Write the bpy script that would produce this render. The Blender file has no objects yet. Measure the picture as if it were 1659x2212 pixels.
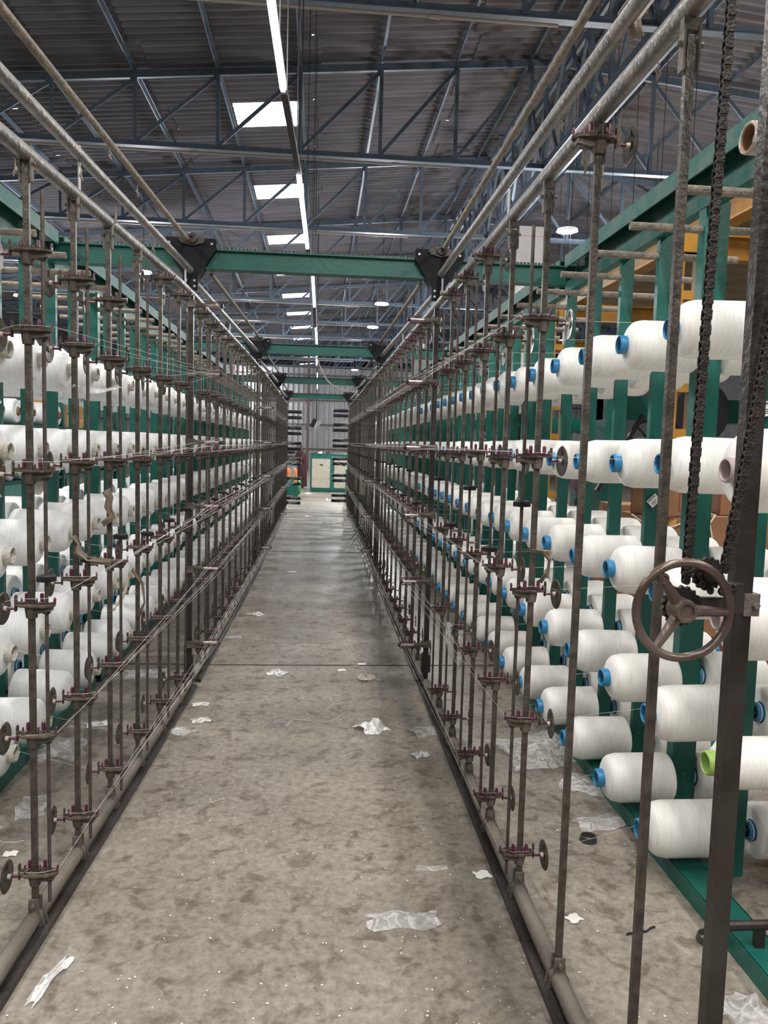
import bpy, math, random
from mathutils import Vector, Matrix
random.seed(7)
S=bpy.context.scene; C=S.collection
# ---------------------------------------------------------------- camera
H=1.62
cam=bpy.data.cameras.new('camera'); co=bpy.data.objects.new('camera',cam); C.objects.link(co); S.camera=co
cam.sensor_fit='VERTICAL'; cam.sensor_height=24.0; cam.lens=24.0*1661/2212; cam.clip_end=200; cam.clip_start=0.05
def _ray(x,y): return Vector(((x-829.5)/1661,-(y-1106)/1661,-1.0))
Yc=_ray(692,957).normalized(); Xh=_ray(1692,984.3); Zc=Xh.cross(Yc).normalized(); Xc=Yc.cross(Zc)
M=Matrix((Xc,Yc,Zc)).to_4x4(); M.translation=Vector((0,0,H)); co.matrix_world=M
# ---------------------------------------------------------------- world, exposure, lights
W=bpy.data.worlds.new('sky'); S.world=W; W.use_nodes=True
bg=W.node_tree.nodes['Background']; bg.inputs[0].default_value=(0.80,0.90,1.0,1); bg.inputs[1].default_value=7.0
S.view_settings.view_transform='Standard'; S.view_settings.look='None'; S.view_settings.gamma=1; S.view_settings.exposure=0.2
S.view_settings.use_curve_mapping=False
BAY=165.0      # bare light of one high bay lamp, watts
BAYD=85.0      # light its reflector throws down, watts
TUBE=18.0      # emission of the LED tubes
# high bay lamps: x, y, z; the two nearest are unseen, added for fill
BAYS=[(-4.6,5.0,5.3),(3.98,12.73,5.2),(-7.82,21.07,5.2),
      (1.5,20.06,5.2),(1.535,24.05,5.2),(6.16,14.4,5.2),(7.4,6.5,5.2),(-3.9,17.5,5.2),(5.2,28.0,5.2),(-2.9,31.0,5.2),(1.6,38.0,5.2),(-4.0,44.0,5.2),(3.5,48.0,5.2)]
# long battens added as fill light above and behind the camera
NEAR_FILL=[(-3.4,-2.5),(0.5,-3.2),(4.2,-2.4),(-4.0,2.6),(4.4,2.4),(0.9,.4),(-2.2,5.4),(2.6,5.6)]
NEAR_FILLW=150.0
# LED batten row over the aisle: y0, y1, x0, x1, lit
BATTENS=[(2.9,5.44,-0.335,-0.295,1),(5.5,7.05,-0.293,-0.24,0),(7.08,9.63,-0.238,-0.203,1),(10.96,13.64,-0.155,-0.15,1),
         (16.08,18.7,-0.141,-0.134,1),(21.18,23.7,-0.146,-0.158,1),(26.2,28.7,-0.16,-0.17,1),(31.3,33.8,-0.17,-0.18,1)]
# ---------------------------------------------------------------- materials
def mat(name,col,rough=.6,metal=0.0,col2=None,scale=8.0,detail=4.0,bump=0.0,bscale=60.0,lo=.35,hi=.65,spec=.5,trans=0.0,coord='Object',stretch=None,wr=None):
    m=bpy.data.materials.new(name); m.use_nodes=True; nt=m.node_tree; b=nt.nodes['Principled BSDF']
    b.inputs['Base Color'].default_value=(*col,1); b.inputs['Roughness'].default_value=rough; b.inputs['Metallic'].default_value=metal
    b.inputs['Specular IOR Level'].default_value=spec
    tc=nt.nodes.new('ShaderNodeTexCoord'); src=tc.outputs[coord]
    if stretch:
        mp=nt.nodes.new('ShaderNodeMapping'); mp.inputs['Scale'].default_value=stretch; nt.links.new(src,mp.inputs[0]); src=mp.outputs[0]
    if col2:
        n=nt.nodes.new('ShaderNodeTexNoise'); n.inputs['Scale'].default_value=scale; n.inputs['Detail'].default_value=detail
        r=nt.nodes.new('ShaderNodeValToRGB'); r.color_ramp.elements[0].position=lo; r.color_ramp.elements[1].position=hi
        r.color_ramp.elements[0].color=(*col,1); r.color_ramp.elements[1].color=(*col2,1)
        nt.links.new(src,n.inputs[0]); nt.links.new(n.outputs[0],r.inputs[0]); nt.links.new(r.outputs[0],b.inputs['Base Color'])
    if bump:
        n=nt.nodes.new('ShaderNodeTexNoise'); n.inputs['Scale'].default_value=bscale; n.inputs['Detail'].default_value=3
        bp=nt.nodes.new('ShaderNodeBump'); bp.inputs['Strength'].default_value=bump; bp.inputs['Distance'].default_value=.01
        nt.links.new(src,n.inputs[0]); nt.links.new(n.outputs[0],bp.inputs['Height']); nt.links.new(bp.outputs[0],b.inputs['Normal'])
    if trans:
        b.inputs['Transmission Weight'].default_value=trans
    return m
def emis(name,col,s):
    m=bpy.data.materials.new(name); m.use_nodes=True; b=m.node_tree.nodes['Principled BSDF']
    b.inputs['Base Color'].default_value=(*col,1); b.inputs['Emission Color'].default_value=(*col,1); b.inputs['Emission Strength'].default_value=s
    return m
def film(name,col,alpha,rough=.15,bump=.6,bscale=40):
    m=mat(name,col,rough,bump=bump,bscale=bscale,spec=.8); nt=m.node_tree; b=nt.nodes['Principled BSDF']
    n=nt.nodes.new('ShaderNodeTexNoise'); n.inputs['Scale'].default_value=13; n.inputs['Detail'].default_value=2; n.inputs['Distortion'].default_value=1.2
    r=nt.nodes.new('ShaderNodeValToRGB'); lo_,hi_=alpha*.7,min(1,alpha*1.9)
    e=r.color_ramp.elements; e[0].position=.40; e[0].color=(lo_,)*3+(1,); e[1].position=.60; e[1].color=(lo_*1.3,)*3+(1,); q=e.new(.5); q.color=(hi_,)*3+(1,)
    tc=nt.nodes.new('ShaderNodeTexCoord'); nt.links.new(tc.outputs['Object'],n.inputs[0]); nt.links.new(n.outputs[0],r.inputs[0]); nt.links.new(r.outputs[0],b.inputs['Alpha'])
    return m
Mt={}
Mt['post']=mat('brown steel post',(.052,.043,.036),.42,.3,(.105,.09,.074),30,5,.25,90)
Mt['rust']=mat('rusted dark steel',(.030,.022,.018),.4,.5,(.075,.066,.062),5,5,.3,60)
Mt['pipe']=mat('dusty grey pipe',(.16,.155,.155),.45,.4,(.26,.23,.195),14,6,.5,45)
Mt['floorpipe']=mat('dusty floor pipe',(.19,.165,.135),.6,.1,(.115,.10,.085),5,5,.3,70)
Mt['dust']=mat('lint covered rod',(.27,.23,.18),.9,0,(.17,.145,.12),35,5,.9,70)
Mt['clamp']=mat('dusty grey clamp',(.15,.13,.108),.7,.0,(.075,.063,.052),25,4,.4,60)
Mt['plate']=mat('lint coated plate',(.105,.078,.056),.85,0,(.045,.033,.025),45,5,.8,90)
Mt['disc']=mat('dark tension disc',(.028,.024,.022),.38,.3,(.10,.083,.066),14,4,.1,60)
Mt['purple']=mat('purple ceramic',(.085,.016,.042),.35,0,(.12,.03,.062),20,3)
Mt['hub']=mat('cream hub',(.55,.50,.40),.5)
Mt['rod']=mat('brown rod',(.065,.048,.045),.45,.3,(.11,.092,.08),30)
Mt['black']=mat('black plastic',(.014,.014,.016),.45)
Mt['bracket']=mat('black painted plate',(.003,.004,.006),.6,0,(.008,.009,.013),10,spec=.2)
Mt['chrome']=mat('polished steel bar',(.62,.60,.56),.3,.8,(.42,.38,.33),30)
Mt['green']=mat('green paint',(.003,.085,.066),.42,0,(.006,.108,.085),6,5,.12,40)
Mt['greendust']=mat('green paint with lint',(.006,.096,.076),.6,0,(.10,.135,.105),9,6,.6,60,lo=.45,hi=.75)
Mt['blue']=mat('blue core tube',(.028,.20,.40),.35)
Mt['mauve']=mat('mauve core tube',(.36,.28,.29),.5)
Mt['lime']=mat('lime core tube',(.27,.42,.10),.4)
Mt['core']=mat('film wrapped core',(.62,.60,.53),.3,0,(.40,.38,.32),60,4,.8,80)
Mt['brown']=mat('brown paper core',(.30,.17,.09),.8,0,(.22,.12,.07),20)
Mt['white']=mat('white plastic',(.75,.75,.75),.4)
Mt['truss']=mat('grey blue truss steel',(.085,.115,.155),.5,.1,(.11,.145,.185),9)
Mt['housing']=mat('dark batten tray',(.05,.035,.035),.6)
Mt['conduit']=mat('cream conduit',(.34,.29,.25),.6)
Mt['yellow']=mat('ochre paint',(.48,.24,.03),.5,0,(.36,.18,.035),7,5,.2,40)
Mt['deck']=mat('plywood deck',(.30,.24,.16),.8,0,(.22,.17,.11),3)
Mt['card']=mat('brown cardboard',(.30,.15,.075),.85,0,(.24,.115,.06),5,4,.15,20)
Mt['cardo']=mat('orange cardboard',(.62,.34,.13),.85,0,(.52,.27,.10),5)
Mt['redink']=mat('red print',(.35,.03,.03),.7)
Mt['column']=mat('plastered column',(.15,.138,.13),.9,0,(.19,.175,.165),2,4,.2,20)
Mt['beige']=mat('beige panel',(.43,.40,.32),.5,0,(.38,.35,.28),6)
Mt['wheel']=mat('worn brown handwheel',(.07,.045,.035),.32,.5,(.20,.155,.14),7,5,.15,50)
Mt['chain']=mat('greasy chain',(.012,.009,.008),.6,.2,(.034,.024,.018),60,4,.6,200)
Mt['lightmetal']=mat('galvanised metal',(.45,.45,.46),.35,.7)
Mt['girt']=mat('brown girt',(.12,.075,.065),.6)
Mt['film']=film('clear film',(.85,.85,.85),.26,.18,.9,55)
Mt['filmw']=film('white film',(.80,.79,.77),.6,.25,.8)
Mt['paper']=mat('white paper',(.78,.77,.74),.7)
Mt['string']=mat('off white yarn',(.62,.58,.50),.9)
Mt['strand']=mat('white yarn strand',(.72,.72,.70),.6)
Mt['rag']=mat('brown cloth rag',(.17,.135,.10),.9,0,(.25,.21,.165),14,4,.5,60)
Mt['ring']=mat('olive rubber ring',(.035,.037,.028),.5)
Mt['tubeon']=emis('lit LED tube',(.90,.93,1.0),TUBE)
Mt['baylens']=emis('lit bay lamp lens',(.90,.97,1.0),28)
Mt['orange']=mat('orange cloth',(.75,.22,.06),.8)
Mt['leaf']=mat('bright green plastic',(.03,.32,.05),.5)
Mt['skin']=mat('skin',(.16,.08,.05),.6)
Mt['hair']=mat('black hair',(.01,.01,.01),.5)
Mt['maroon']=mat('maroon cloth',(.045,.018,.024),.9,0,(.065,.025,.032),8)
Mt['shirt']=mat('mauve shirt',(.22,.11,.14),.9,0,(.18,.09,.12),12)
Mt['navy']=mat('navy shorts',(.015,.016,.03),.9)
Mt['bluep']=mat('blue plastic',(.01,.05,.25),.5)
# wound yarn: fine crossing wind lines
def yarn_mat(name,c1,c2):
    m=bpy.data.materials.new(name); m.use_nodes=True; nt=m.node_tree; b=nt.nodes['Principled BSDF']
    b.inputs['Roughness'].default_value=.5; b.inputs['Sheen Weight'].default_value=.25
    b.inputs['Subsurface Weight'].default_value=.0
    tc=nt.nodes.new('ShaderNodeTexCoord'); mp=nt.nodes.new('ShaderNodeMapping'); mp.inputs['Scale'].default_value=(160,14,14)
    n=nt.nodes.new('ShaderNodeTexNoise'); n.inputs['Scale'].default_value=1; n.inputs['Detail'].default_value=3; n.inputs['Distortion'].default_value=1.0
    r=nt.nodes.new('ShaderNodeValToRGB'); r.color_ramp.elements[0].position=.38; r.color_ramp.elements[1].position=.62
    r.color_ramp.elements[0].color=(*c1,1); r.color_ramp.elements[1].color=(*c2,1)
    bp=nt.nodes.new('ShaderNodeBump'); bp.inputs['Strength'].default_value=.22; bp.inputs['Distance'].default_value=.004
    L=nt.links; L.new(tc.outputs['Object'],mp.inputs[0]); L.new(mp.outputs[0],n.inputs[0]); L.new(n.outputs[0],r.inputs[0]); L.new(r.outputs[0],b.inputs['Base Color'])
    L.new(n.outputs[0],bp.inputs['Height']); L.new(bp.outputs[0],b.inputs['Normal'])
    return m
Mt['yarn']=yarn_mat('wound white yarn',(.77,.755,.72),(.86,.845,.81))
Mt['yarn2']=yarn_mat('wound cool white yarn',(.76,.765,.77),(.85,.855,.86))
# concrete floor
def floor_mat():
    m=bpy.data.materials.new('worn concrete'); m.use_nodes=True; nt=m.node_tree; b=nt.nodes['Principled BSDF']; L=nt.links
    tc=nt.nodes.new('ShaderNodeTexCoord')
    def noise(s,d,dist=0,rough=.5):
        n=nt.nodes.new('ShaderNodeTexNoise'); n.inputs['Scale'].default_value=s; n.inputs['Detail'].default_value=d; n.inputs['Distortion'].default_value=dist; n.inputs['Roughness'].default_value=rough
        L.new(tc.outputs['Object'],n.inputs[0]); return n.outputs[0]
    def ramp(src,p0,c0,p1,c1):
        r=nt.nodes.new('ShaderNodeValToRGB'); r.color_ramp.elements[0].position=p0; r.color_ramp.elements[1].position=p1
        r.color_ramp.elements[0].color=(*c0,1); r.color_ramp.elements[1].color=(*c1,1); L.new(src,r.inputs[0]); return r.outputs[0]
    def mix(a,bb,f,mode='MULTIPLY'):
        x=nt.nodes.new('ShaderNodeMixRGB'); x.blend_type=mode; L.new(a,x.inputs[1]); L.new(bb,x.inputs[2])
        if isinstance(f,float): x.inputs[0].default_value=f
        else: L.new(f,x.inputs[0])
        return x.outputs[0]
    base=ramp(noise(1.3,6,.3,.6),.3,(.215,.190,.158),.7,(.300,.271,.230))
    fine=ramp(noise(30,9,.2,.72),.34,(.58,.57,.56),.64,(1.2,1.2,1.2))
    c=mix(base,fine,.9)
    st=ramp(noise(11,5,.5,.6),.52,(1,1,1),.64,(.56,.52,.47))
    c=mix(c,st,.95)
    sp=ramp(noise(38,2,.0,.4),.66,(1,1,1),.72,(.55,.5,.46))
    c=mix(c,sp,.6)
    big=ramp(noise(.45,3),.35,(.84,.84,.85),.65,(1.08,1.07,1.05))
    c=mix(c,big,1.0)
    L.new(c,b.inputs['Base Color'])
    rr=ramp(noise(3,5),.3,(.30,.30,.30),.7,(.55,.55,.55)); L.new(rr,b.inputs['Roughness'])
    bp=nt.nodes.new('ShaderNodeBump'); bp.inputs['Strength'].default_value=.25; bp.inputs['Distance'].default_value=.004
    L.new(noise(60,6),bp.inputs['Height']); L.new(bp.outputs[0],b.inputs['Normal'])
    return m
Mt['floor']=floor_mat()
Mt['roof']=mat('asbestos roof sheet',(.092,.086,.100),.9,0,(.150,.138,.152),2.2,6,.3,30,stretch=(.35,4,1))
Mt['wall']=mat('grey cladding sheet',(.30,.30,.31),.55,.2,(.36,.36,.37),1.5)
Mt['sidewall']=mat('grey block wall',(.16,.16,.17),.9,0,(.21,.20,.20),1.0)
# ---------------------------------------------------------------- mesh helpers
class MB:
    def __init__(s): s.v=[]; s.f=[]
    def add(s,vs,fs):
        o=len(s.v); s.v+= [tuple(v) for v in vs]; s.f+= [tuple(i+o for i in f) for f in fs]; return s
    def box(s,x0,x1,y0,y1,z0,z1):
        return s.add([(x0,y0,z0),(x1,y0,z0),(x1,y1,z0),(x0,y1,z0),(x0,y0,z1),(x1,y0,z1),(x1,y1,z1),(x0,y1,z1)],
          [(0,3,2,1),(4,5,6,7),(0,1,5,4),(1,2,6,5),(2,3,7,6),(3,0,4,7)])
    def bar(s,p,q,w,h,up=(0,0,1)):
        p=Vector(p);q=Vector(q);d=(q-p).normalized();u=Vector(up)
        if abs(d.dot(u))>.95: u=Vector((1,0,0))
        a=d.cross(u).normalized();b=a.cross(d)
        vs=[];
        for c in (p,q):
            for i,j in ((-1,-1),(1,-1),(1,1),(-1,1)): vs.append(c+a*w/2*i+b*h/2*j)
        return s.add(vs,[(0,1,2,3),(7,6,5,4),(0,4,5,1),(1,5,6,2),(2,6,7,3),(3,7,4,0)])
    def path(s,pts,r,n=8,cap=True,rs=None):
        pts=[Vector(p) for p in pts]; vs=[]; fs=[]
        d0=(pts[1]-pts[0]).normalized(); u=Vector((0,0,1)) if abs(d0.z)<.9 else Vector((1,0,0)); a=d0.cross(u).normalized()
        for i,p in enumerate(pts):
            if i==0:d=d0
            elif i==len(pts)-1:d=(pts[i]-pts[i-1]).normalized()
            else:
                d=((pts[i+1]-pts[i]).normalized()+(pts[i]-pts[i-1]).normalized())
                d=d.normalized() if d.length>1e-6 else (pts[i+1]-pts[i]).normalized()
            a=(a-d*a.dot(d)); a=a.normalized() if a.length>1e-6 else d.orthogonal().normalized(); b=d.cross(a)
            rr=rs[i] if rs else r
            for k in range(n):
                t=2*math.pi*k/n; vs.append(p+a*math.cos(t)*rr+b*math.sin(t)*rr)
        for i in range(len(pts)-1):
            for k in range(n):
                k2=(k+1)%n; fs.append((i*n+k,i*n+k2,(i+1)*n+k2,(i+1)*n+k))
        if cap and n>2: fs.append(tuple(range(n-1,-1,-1))); fs.append(tuple((len(pts)-1)*n+k for k in range(n)))
        return s.add(vs,fs)
    def tube(s,p,q,r,n=10,r2=None): return s.path([p,q],r,n,True,[r,r2] if r2 is not None else None)
    def lathe(s,prof,o=(0,0,0),ax=(1,0,0),n=20,closed=False):
        o=Vector(o);ax=Vector(ax).normalized();a=ax.orthogonal().normalized();b=ax.cross(a);vs=[];fs=[]
        for t,r in prof:
            for k in range(n):
                th=2*math.pi*k/n; vs.append(o+ax*t+(a*math.cos(th)+b*math.sin(th))*r)
        m=len(prof)
        for i in range(m if closed else m-1):
            for k in range(n):
                k2=(k+1)%n;i2=(i+1)%m; fs.append((i*n+k,i2*n+k,i2*n+k2,i*n+k2))
        return s.add(vs,fs)
    def prism(s,poly,fn,t0,t1):
        n=len(poly); vs=[fn(a,b,t0) for a,b in poly]+[fn(a,b,t1) for a,b in poly]
        return s.add(vs,[tuple(range(n)),tuple(range(2*n-1,n-1,-1))]+[(i,(i+1)%n+0,(i+1)%n+n,i+n) for i in range(n)])
    def torus(s,o,ax,R,r,n=20,m=8):
        return s.lathe([(r*math.sin(2*math.pi*j/m),R+r*math.cos(2*math.pi*j/m)) for j in range(m)],o,ax,n,True)
    def mesh(s,name,m,sharp=35):
        me=bpy.data.meshes.new(name); me.from_pydata(s.v,[],s.f); me.materials.append(Mt[m])
        for p in me.polygons: p.use_smooth=True
        me.update()
        if sharp is not None: me.set_sharp_from_angle(angle=math.radians(sharp))
        return me
    def build(s,name,m,parent=None,sharp=35):
        o=bpy.data.objects.new(name,s.mesh(name,m,sharp)); C.objects.link(o)
        if parent: o.parent=parent
        return o
def tag(o,label=None,cat=None,group=None,kind=None):
    if label: o['label']=label
    if cat: o['category']=cat
    if group: o['group']=group
    if kind: o['kind']=kind
    return o
def thing(name,label,cat,loc=(0,0,0),rz=0,group=None,kind=None):
    o=bpy.data.objects.new(name,None); C.objects.link(o); o.location=loc; o.rotation_euler=(0,0,rz); o.empty_display_size=.05
    return tag(o,label,cat,group,kind)
def dup(root,loc=None,rz=None,label=None,group=None,scale=None):
    r=root.copy(); C.objects.link(r)
    if loc is not None: r.location=loc
    if rz is not None: r.rotation_euler=(0,0,rz)
    if scale: r.scale=scale
    if label: r['label']=label
    if group: r['group']=group
    for ch in root.children:
        c=ch.copy(); C.objects.link(c); c.parent=r
        for g in ch.children:
            d=g.copy(); C.objects.link(d); d.parent=c
    return r
ORD=['first','second','third','fourth','fifth','sixth','seventh','eighth','ninth','tenth','eleventh','twelfth','thirteenth','fourteenth','fifteenth',
 'sixteenth','seventeenth','eighteenth','nineteenth','twentieth','twenty-first','twenty-second','twenty-third','twenty-fourth','twenty-fifth',
 'twenty-sixth','twenty-seventh','twenty-eighth','twenty-ninth','thirtieth','thirty-first','thirty-second','thirty-third','thirty-fourth',
 'thirty-fifth','thirty-sixth','thirty-seventh','thirty-eighth','thirty-ninth','fortieth','forty-first','forty-second']
PI=math.pi
def lerp(tab,y):
    if y<=tab[0][0]: return tab[0][1]
    for (a,b),(c,d) in zip(tab,tab[1:]):
        if y<=c: return b+(d-b)*(y-a)/(c-a)
    return tab[-1][1]
TL=[(1.0,-.965),(2.47,-.90),(5.0,-.82),(6.5,-.81),(8.2,-.785),(10,-.775),(13,-.78),(17,-.81),(19,-.83)]
TR=[(1.0,.74),(5.0,.738),(9.6,.725),(14,.715),(19,.70)]
def XL(y): return lerp(TL,y)
def XR(y): return lerp(TR,y)
def XS(s,y): return XR(y) if s>0 else XL(y)
SN={1:'right',-1:'left'}
# ---------------------------------------------------------------- floor, walls, roof
Y0,Y1,XA,XB=-9.0,62.0,-13.0,17.0
YP=45.2   # cladding partition at the end of the hall bay
XR0=3.5   # ridge line
f=MB().box(XA,XB,Y0,Y1,-.15,0).build('floor','floor'); tag(f,kind='structure')
# control joints in the slab
for i,y in enumerate((5.53,11.4,14.2,17.0,23.0)):
    j=MB(); pts=[(XA+.1+k*.9,y+random.uniform(-.012,.012),.0012) for k in range(int((XB-XA)/.9))]
    j.path(pts,.0045 if i==0 else .003,4); o=j.build('trim_%d'%(10+i),'black'); tag(o,kind='structure')
def wallbox(name,a,m='sidewall'): return tag(MB().box(*a).build(name,m),kind='structure')
wallbox('wall_left',(XA-.2,XA,Y0,Y1,0,6.4)); wallbox('wall_right',(XB,XB+.2,Y0,Y1,0,6.5)); wallbox('wall_front',(XA,XB,Y0-.2,Y0,0,7.4))
def topz(x): return 7.47+.092*(x-3.1) if x<=XR0 else 7.47+.092*(.4)-.092*(x-XR0)
def sheetz(x): return topz(x)+.13
# far cladding wall, vertical ribs
w=MB(); prof=[]; x=XA
while x<XB:
    for dx,dy in ((0,0),(.16,0),(.19,.05),(.25,.05),(.28,0)): prof.append((x+dx,YP-dy))
    x+=.30
n=len(prof); vs=[(a,b,0) for a,b in prof]+[(a,b,5.92) for a,b in prof]
w.add(vs,[(i,i+1,i+1+n,i+n) for i in range(n-1)]); w.box(XA,XB,YP+.02,YP+.06,0,5.9)
wallbox('wall_end',(XA,XB,Y1,Y1+.2,0,7.6))
tag(w.build('wall_back','wall',sharp=20),kind='structure')
g=MB()
for z in (1.27,2.68,4.09,5.5): g.box(XA,XB,YP-.14,YP-.06,z-.04,z+.04)
for xx in (-9.5,-5,-.75,3.9,8.5,13): g.box(xx-.07,xx+.07,YP-.24,YP-.10,0,7.0)
tag(g.build('trim_1','girt'),kind='structure')
# corrugated roof sheets in staggered strips, open where the skylights are
SKY=[(13.63+4.12*k,14.62+4.12*k) for k in range(12)]
def roof_side(name,edges):
    r=MB(); wl=.17; per=6; jrow=0; y=Y0
    while y<Y1:
        ye=min(y+wl*6,Y1); ny=6*per; st=(jrow%2)*.13
        for si in range(len(edges)-1):
            a=edges[si]-(st if si>0 else 0)-.0; b=edges[si+1]-(st if si<len(edges)-2 else 0)+.1
            segs=[(a,b)]
            for (s0,s1) in SKY:
                if y<s1-.05 and ye>s0+.05:
                    ns=[]
                    for (p,q) in segs:
                        if q<=-1.56 or p>=-.48: ns.append((p,q))
                        else:
                            if p<-1.56: ns.append((p,-1.56))
                            if q>-.48: ns.append((-.48,q))
                    segs=ns
            for (p,q) in segs:
                if q-p<.02: continue
                vs=[];fs=[];off=.022*(si%2)
                for k in range(ny+1):
                    yy=y+(ye-y)*k/ny; h=.026*math.cos(2*PI*(yy-Y0)/wl)
                    vs+= [(p,yy,sheetz(p)+h+off),(q,yy,sheetz(q)+h+off)]
                for k in range(ny): fs.append((2*k,2*k+1,2*k+3,2*k+2))
                r.add(vs,fs)
        y=ye; jrow+=1
    return tag(r.build(name,'roof',sharp=60),kind='structure')
# shift skylight windows to whole sheet rows
def snap(y): return Y0+round((y-Y0)/(.17*6))*(.17*6)
SKY=[(snap(a),snap(a)+.17*6) for a,b in SKY]
roof_side('ceiling',[XA,-10.0,-7.6,-5.0,-2.6,-.2,2.2,XR0-.1]); roof_side('ceiling.001',[XR0,5.2,7.8,10.4,13,XB-.1])
sk=film('frosted skylight sheet',(.95,.96,.97),.45,.6,.0,20); Mt['sky']=sk
for i,(a,b) in enumerate(SKY):
    if b>Y1: continue
    m=MB(); m.box(-1.6,-.44,a,b,sheetz(-1)+.05,sheetz(-1)+.056)
    tag(m.build('window_%d'%(i+1),'sky'),kind='structure')
# ---------------------------------------------------------------- trusses, purlins
TRY=[8.0+4.06*k for k in range(12)]
JX=[-11.2,-10.0,-8.8,-7.6,-6.4,-5.2,-4.0,-2.81,-1.61,-.40,.81,1.96,3.1]
def truss_proto(right):
    t=thing('roof_truss','x','truss')
    jx=[2*XR0-x for x in JX][::-1] if right else JX
    zc=5.96
    a,b=(3.7,14.9) if right else (-11.5,3.4)
    top=MB(); top.bar((a,0,topz(a)),(b,0,topz(b)),.055,.10); top.bar((a,.05,topz(a)+.045),(b,.05,topz(b)+.045),.10,.012)
    top.build('top_chord','truss',t)
    bo=MB(); bo.bar((a,0,zc),(b,0,zc),.012,.09); bo.bar((a,0,zc-.04),(b,0,zc-.04),.11,.012); bo.build('bottom_chord','truss',t)
    for i,x in enumerate(jx):
        z1=topz(x)-.03
        v=MB(); v.bar((x,-.012,zc),(x,-.012,z1),.055,.012,(0,1,0)); v.bar((x-.022,.01,zc),(x-.022,.01,z1),.012,.05,(0,1,0)); v.build('web_post','truss',t)
        if i<len(jx)-1:
            x2=jx[i+1]; d=MB()
            if right: p,q=(x,.012,topz(x)-.04),(x2,.012,zc+.03)
            else: p,q=(x,.012,zc+.03),(x2,.012,topz(x2)-.04)
            d.bar(p,q,.012,.055); d.bar((p[0],p[1]+.025,p[2]),(q[0],q[1]+.025,q[2]),.05,.012); d.build('web_diagonal','truss',t)
    return t
tl=truss_proto(False); tr=truss_proto(True)
for i,y in enumerate(TRY):
    for side,p in (('left',tl),('right',tr)):
        lab='grey blue roof truss, %s from the camera, %s half of the hall'%(ORD[i],side)
        o=p if i==0 else dup(p,(0,y,0),0,lab)
        o.location=(0,y,0); tag(o,lab,'truss',group='roof trusses across the hall')
    c=MB(); xe=[2.3,1.9,1.7,1.62,1.6][min(i,4)]
    c.tube((-11,y-.03,5.865),(xe,y-.03,5.865),.017,6)
    for k in range(4): c.tube((-8+3*k,y-.03,5.865),(-7.9+3*k,y-.03,5.865),.025,6)
    tag(c.build('conduit_pipe','conduit'),'cream conduit pipe clipped under the %s roof truss from the camera'%ORD[i],'pipe','conduits under the trusses')
PX=[-11.2,-10.0,-8.8,-7.6,-6.4,-5.2,-4.0,-2.81,-1.61,-.40,.81,1.96,3.1]; k=0
for x in PX+[2*XR0-x for x in PX]:
    m=MB(); z=topz(x)+.085; m.bar((x,Y0,z),(x,Y1-.3,z),.05,.012); m.bar((x-.02,Y0,z-.03),(x-.02,Y1-.3,z-.03),.012,.06)
    sd='left' if x<XR0 else 'right'
    kk=sorted([abs(q-XR0) for q in PX]).index(sorted([abs(q-XR0) for q in PX],key=lambda t:abs(t-abs(x-XR0)))[0])
    tag(m.build('roof_purlin','truss'),'steel purlin under the roof sheets, %s %s of the ridge'%(ORD[kk],sd),'purlin','purlins along the roof')
# lattice girder along the ridge
t=thing('ridge_girder','lattice girder running along the ridge above the concrete column','girder',(XR0,0,0))
m=MB()
for dx in (-.14,.14):
    m.bar((dx,4,5.96),(dx,60,5.96),.05,.10)
m.build('bottom_chord','truss',t); m=MB()
for dx in (-.14,.14): m.bar((dx,4,7.46),(dx,60,7.46),.05,.08)
m.build('top_chord','truss',t)
y=4.0
while y<60:
    for dx in (-.14,.14):
        m=MB(); m.bar((dx,y,5.96),(dx,y,7.46),.06,.06); m.build('web_post','truss',t)
        m=MB(); m.bar((dx,y,5.98),(dx,y+1.0,7.44),.045,.045); m.build('web_diagonal','truss',t)
        if y<30:
            m=MB(); m.bar((dx,y+2.03,5.98),(dx,y+1.0,7.44),.045,.045); m.build('web_diagonal','truss',t)
    y+=2.03
for i,y in enumerate((15.3,31.5,47.0)):
    m=MB(); m.box(3.72,4.28,y-.25,y+.25,0,5.72); m.box(3.66,4.34,y-.3,y+.3,5.72,5.90)
    tag(m.build('concrete_column','column'),'square plastered column under the ridge girder, %s from the camera'%ORD[i],'column','concrete columns')
# ---------------------------------------------------------------- lamps
bayp=None
for i,(x,y,z) in enumerate(BAYS):
    lab='high bay lamp hanging under the roof, %s of the aisle, %s from the camera'%('left' if x<-.2 else 'right',ORD[i])
    if bayp is None:
        bayp=thing('high_bay_lamp',lab,'lamp',(x,y,z),0,'high bay lamps')
        s=MB(); s.lathe([(0,.17),(.0,.178),(.10,.12),(.16,.07),(.16,.0)],(0,0,0),(0,0,1),16); s.build('lamp_shade','lightmetal',bayp)
        s=MB(); s.lathe([(.02,.0),(.012,.165),(.03,.165),(.03,0)],(0,0,0),(0,0,1),16); s.build('lens','baylens',bayp)
        s=MB(); s.tube((0,0,0),(0,0,1),.006,6); s.build('cord','black',bayp); o=bayp
    else: o=dup(bayp,(x,y,z),0,lab)
    for c_ in o.children:
        if c_.name.startswith('cord'): c_.location=(0,0,.15); c_.scale=(1,1,sheetz(x)-z-.16)
    L=bpy.data.lights.new('bay_light','POINT'); L.shadow_soft_size=.09; L.energy=BAY; L.color=(.93,.96,1.0)
    lo=bpy.data.objects.new('bay_light',L); C.objects.link(lo); lo.parent=o; lo.location=(0,0,-.16)
    L=bpy.data.lights.new('bay_reflector','AREA'); L.shape='DISK'; L.size=.34; L.energy=BAYD; L.color=(1.0,.97,.92)
    lo=bpy.data.objects.new('bay_reflector',L); C.objects.link(lo); lo.parent=o; lo.location=(0,0,-.012)
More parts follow.
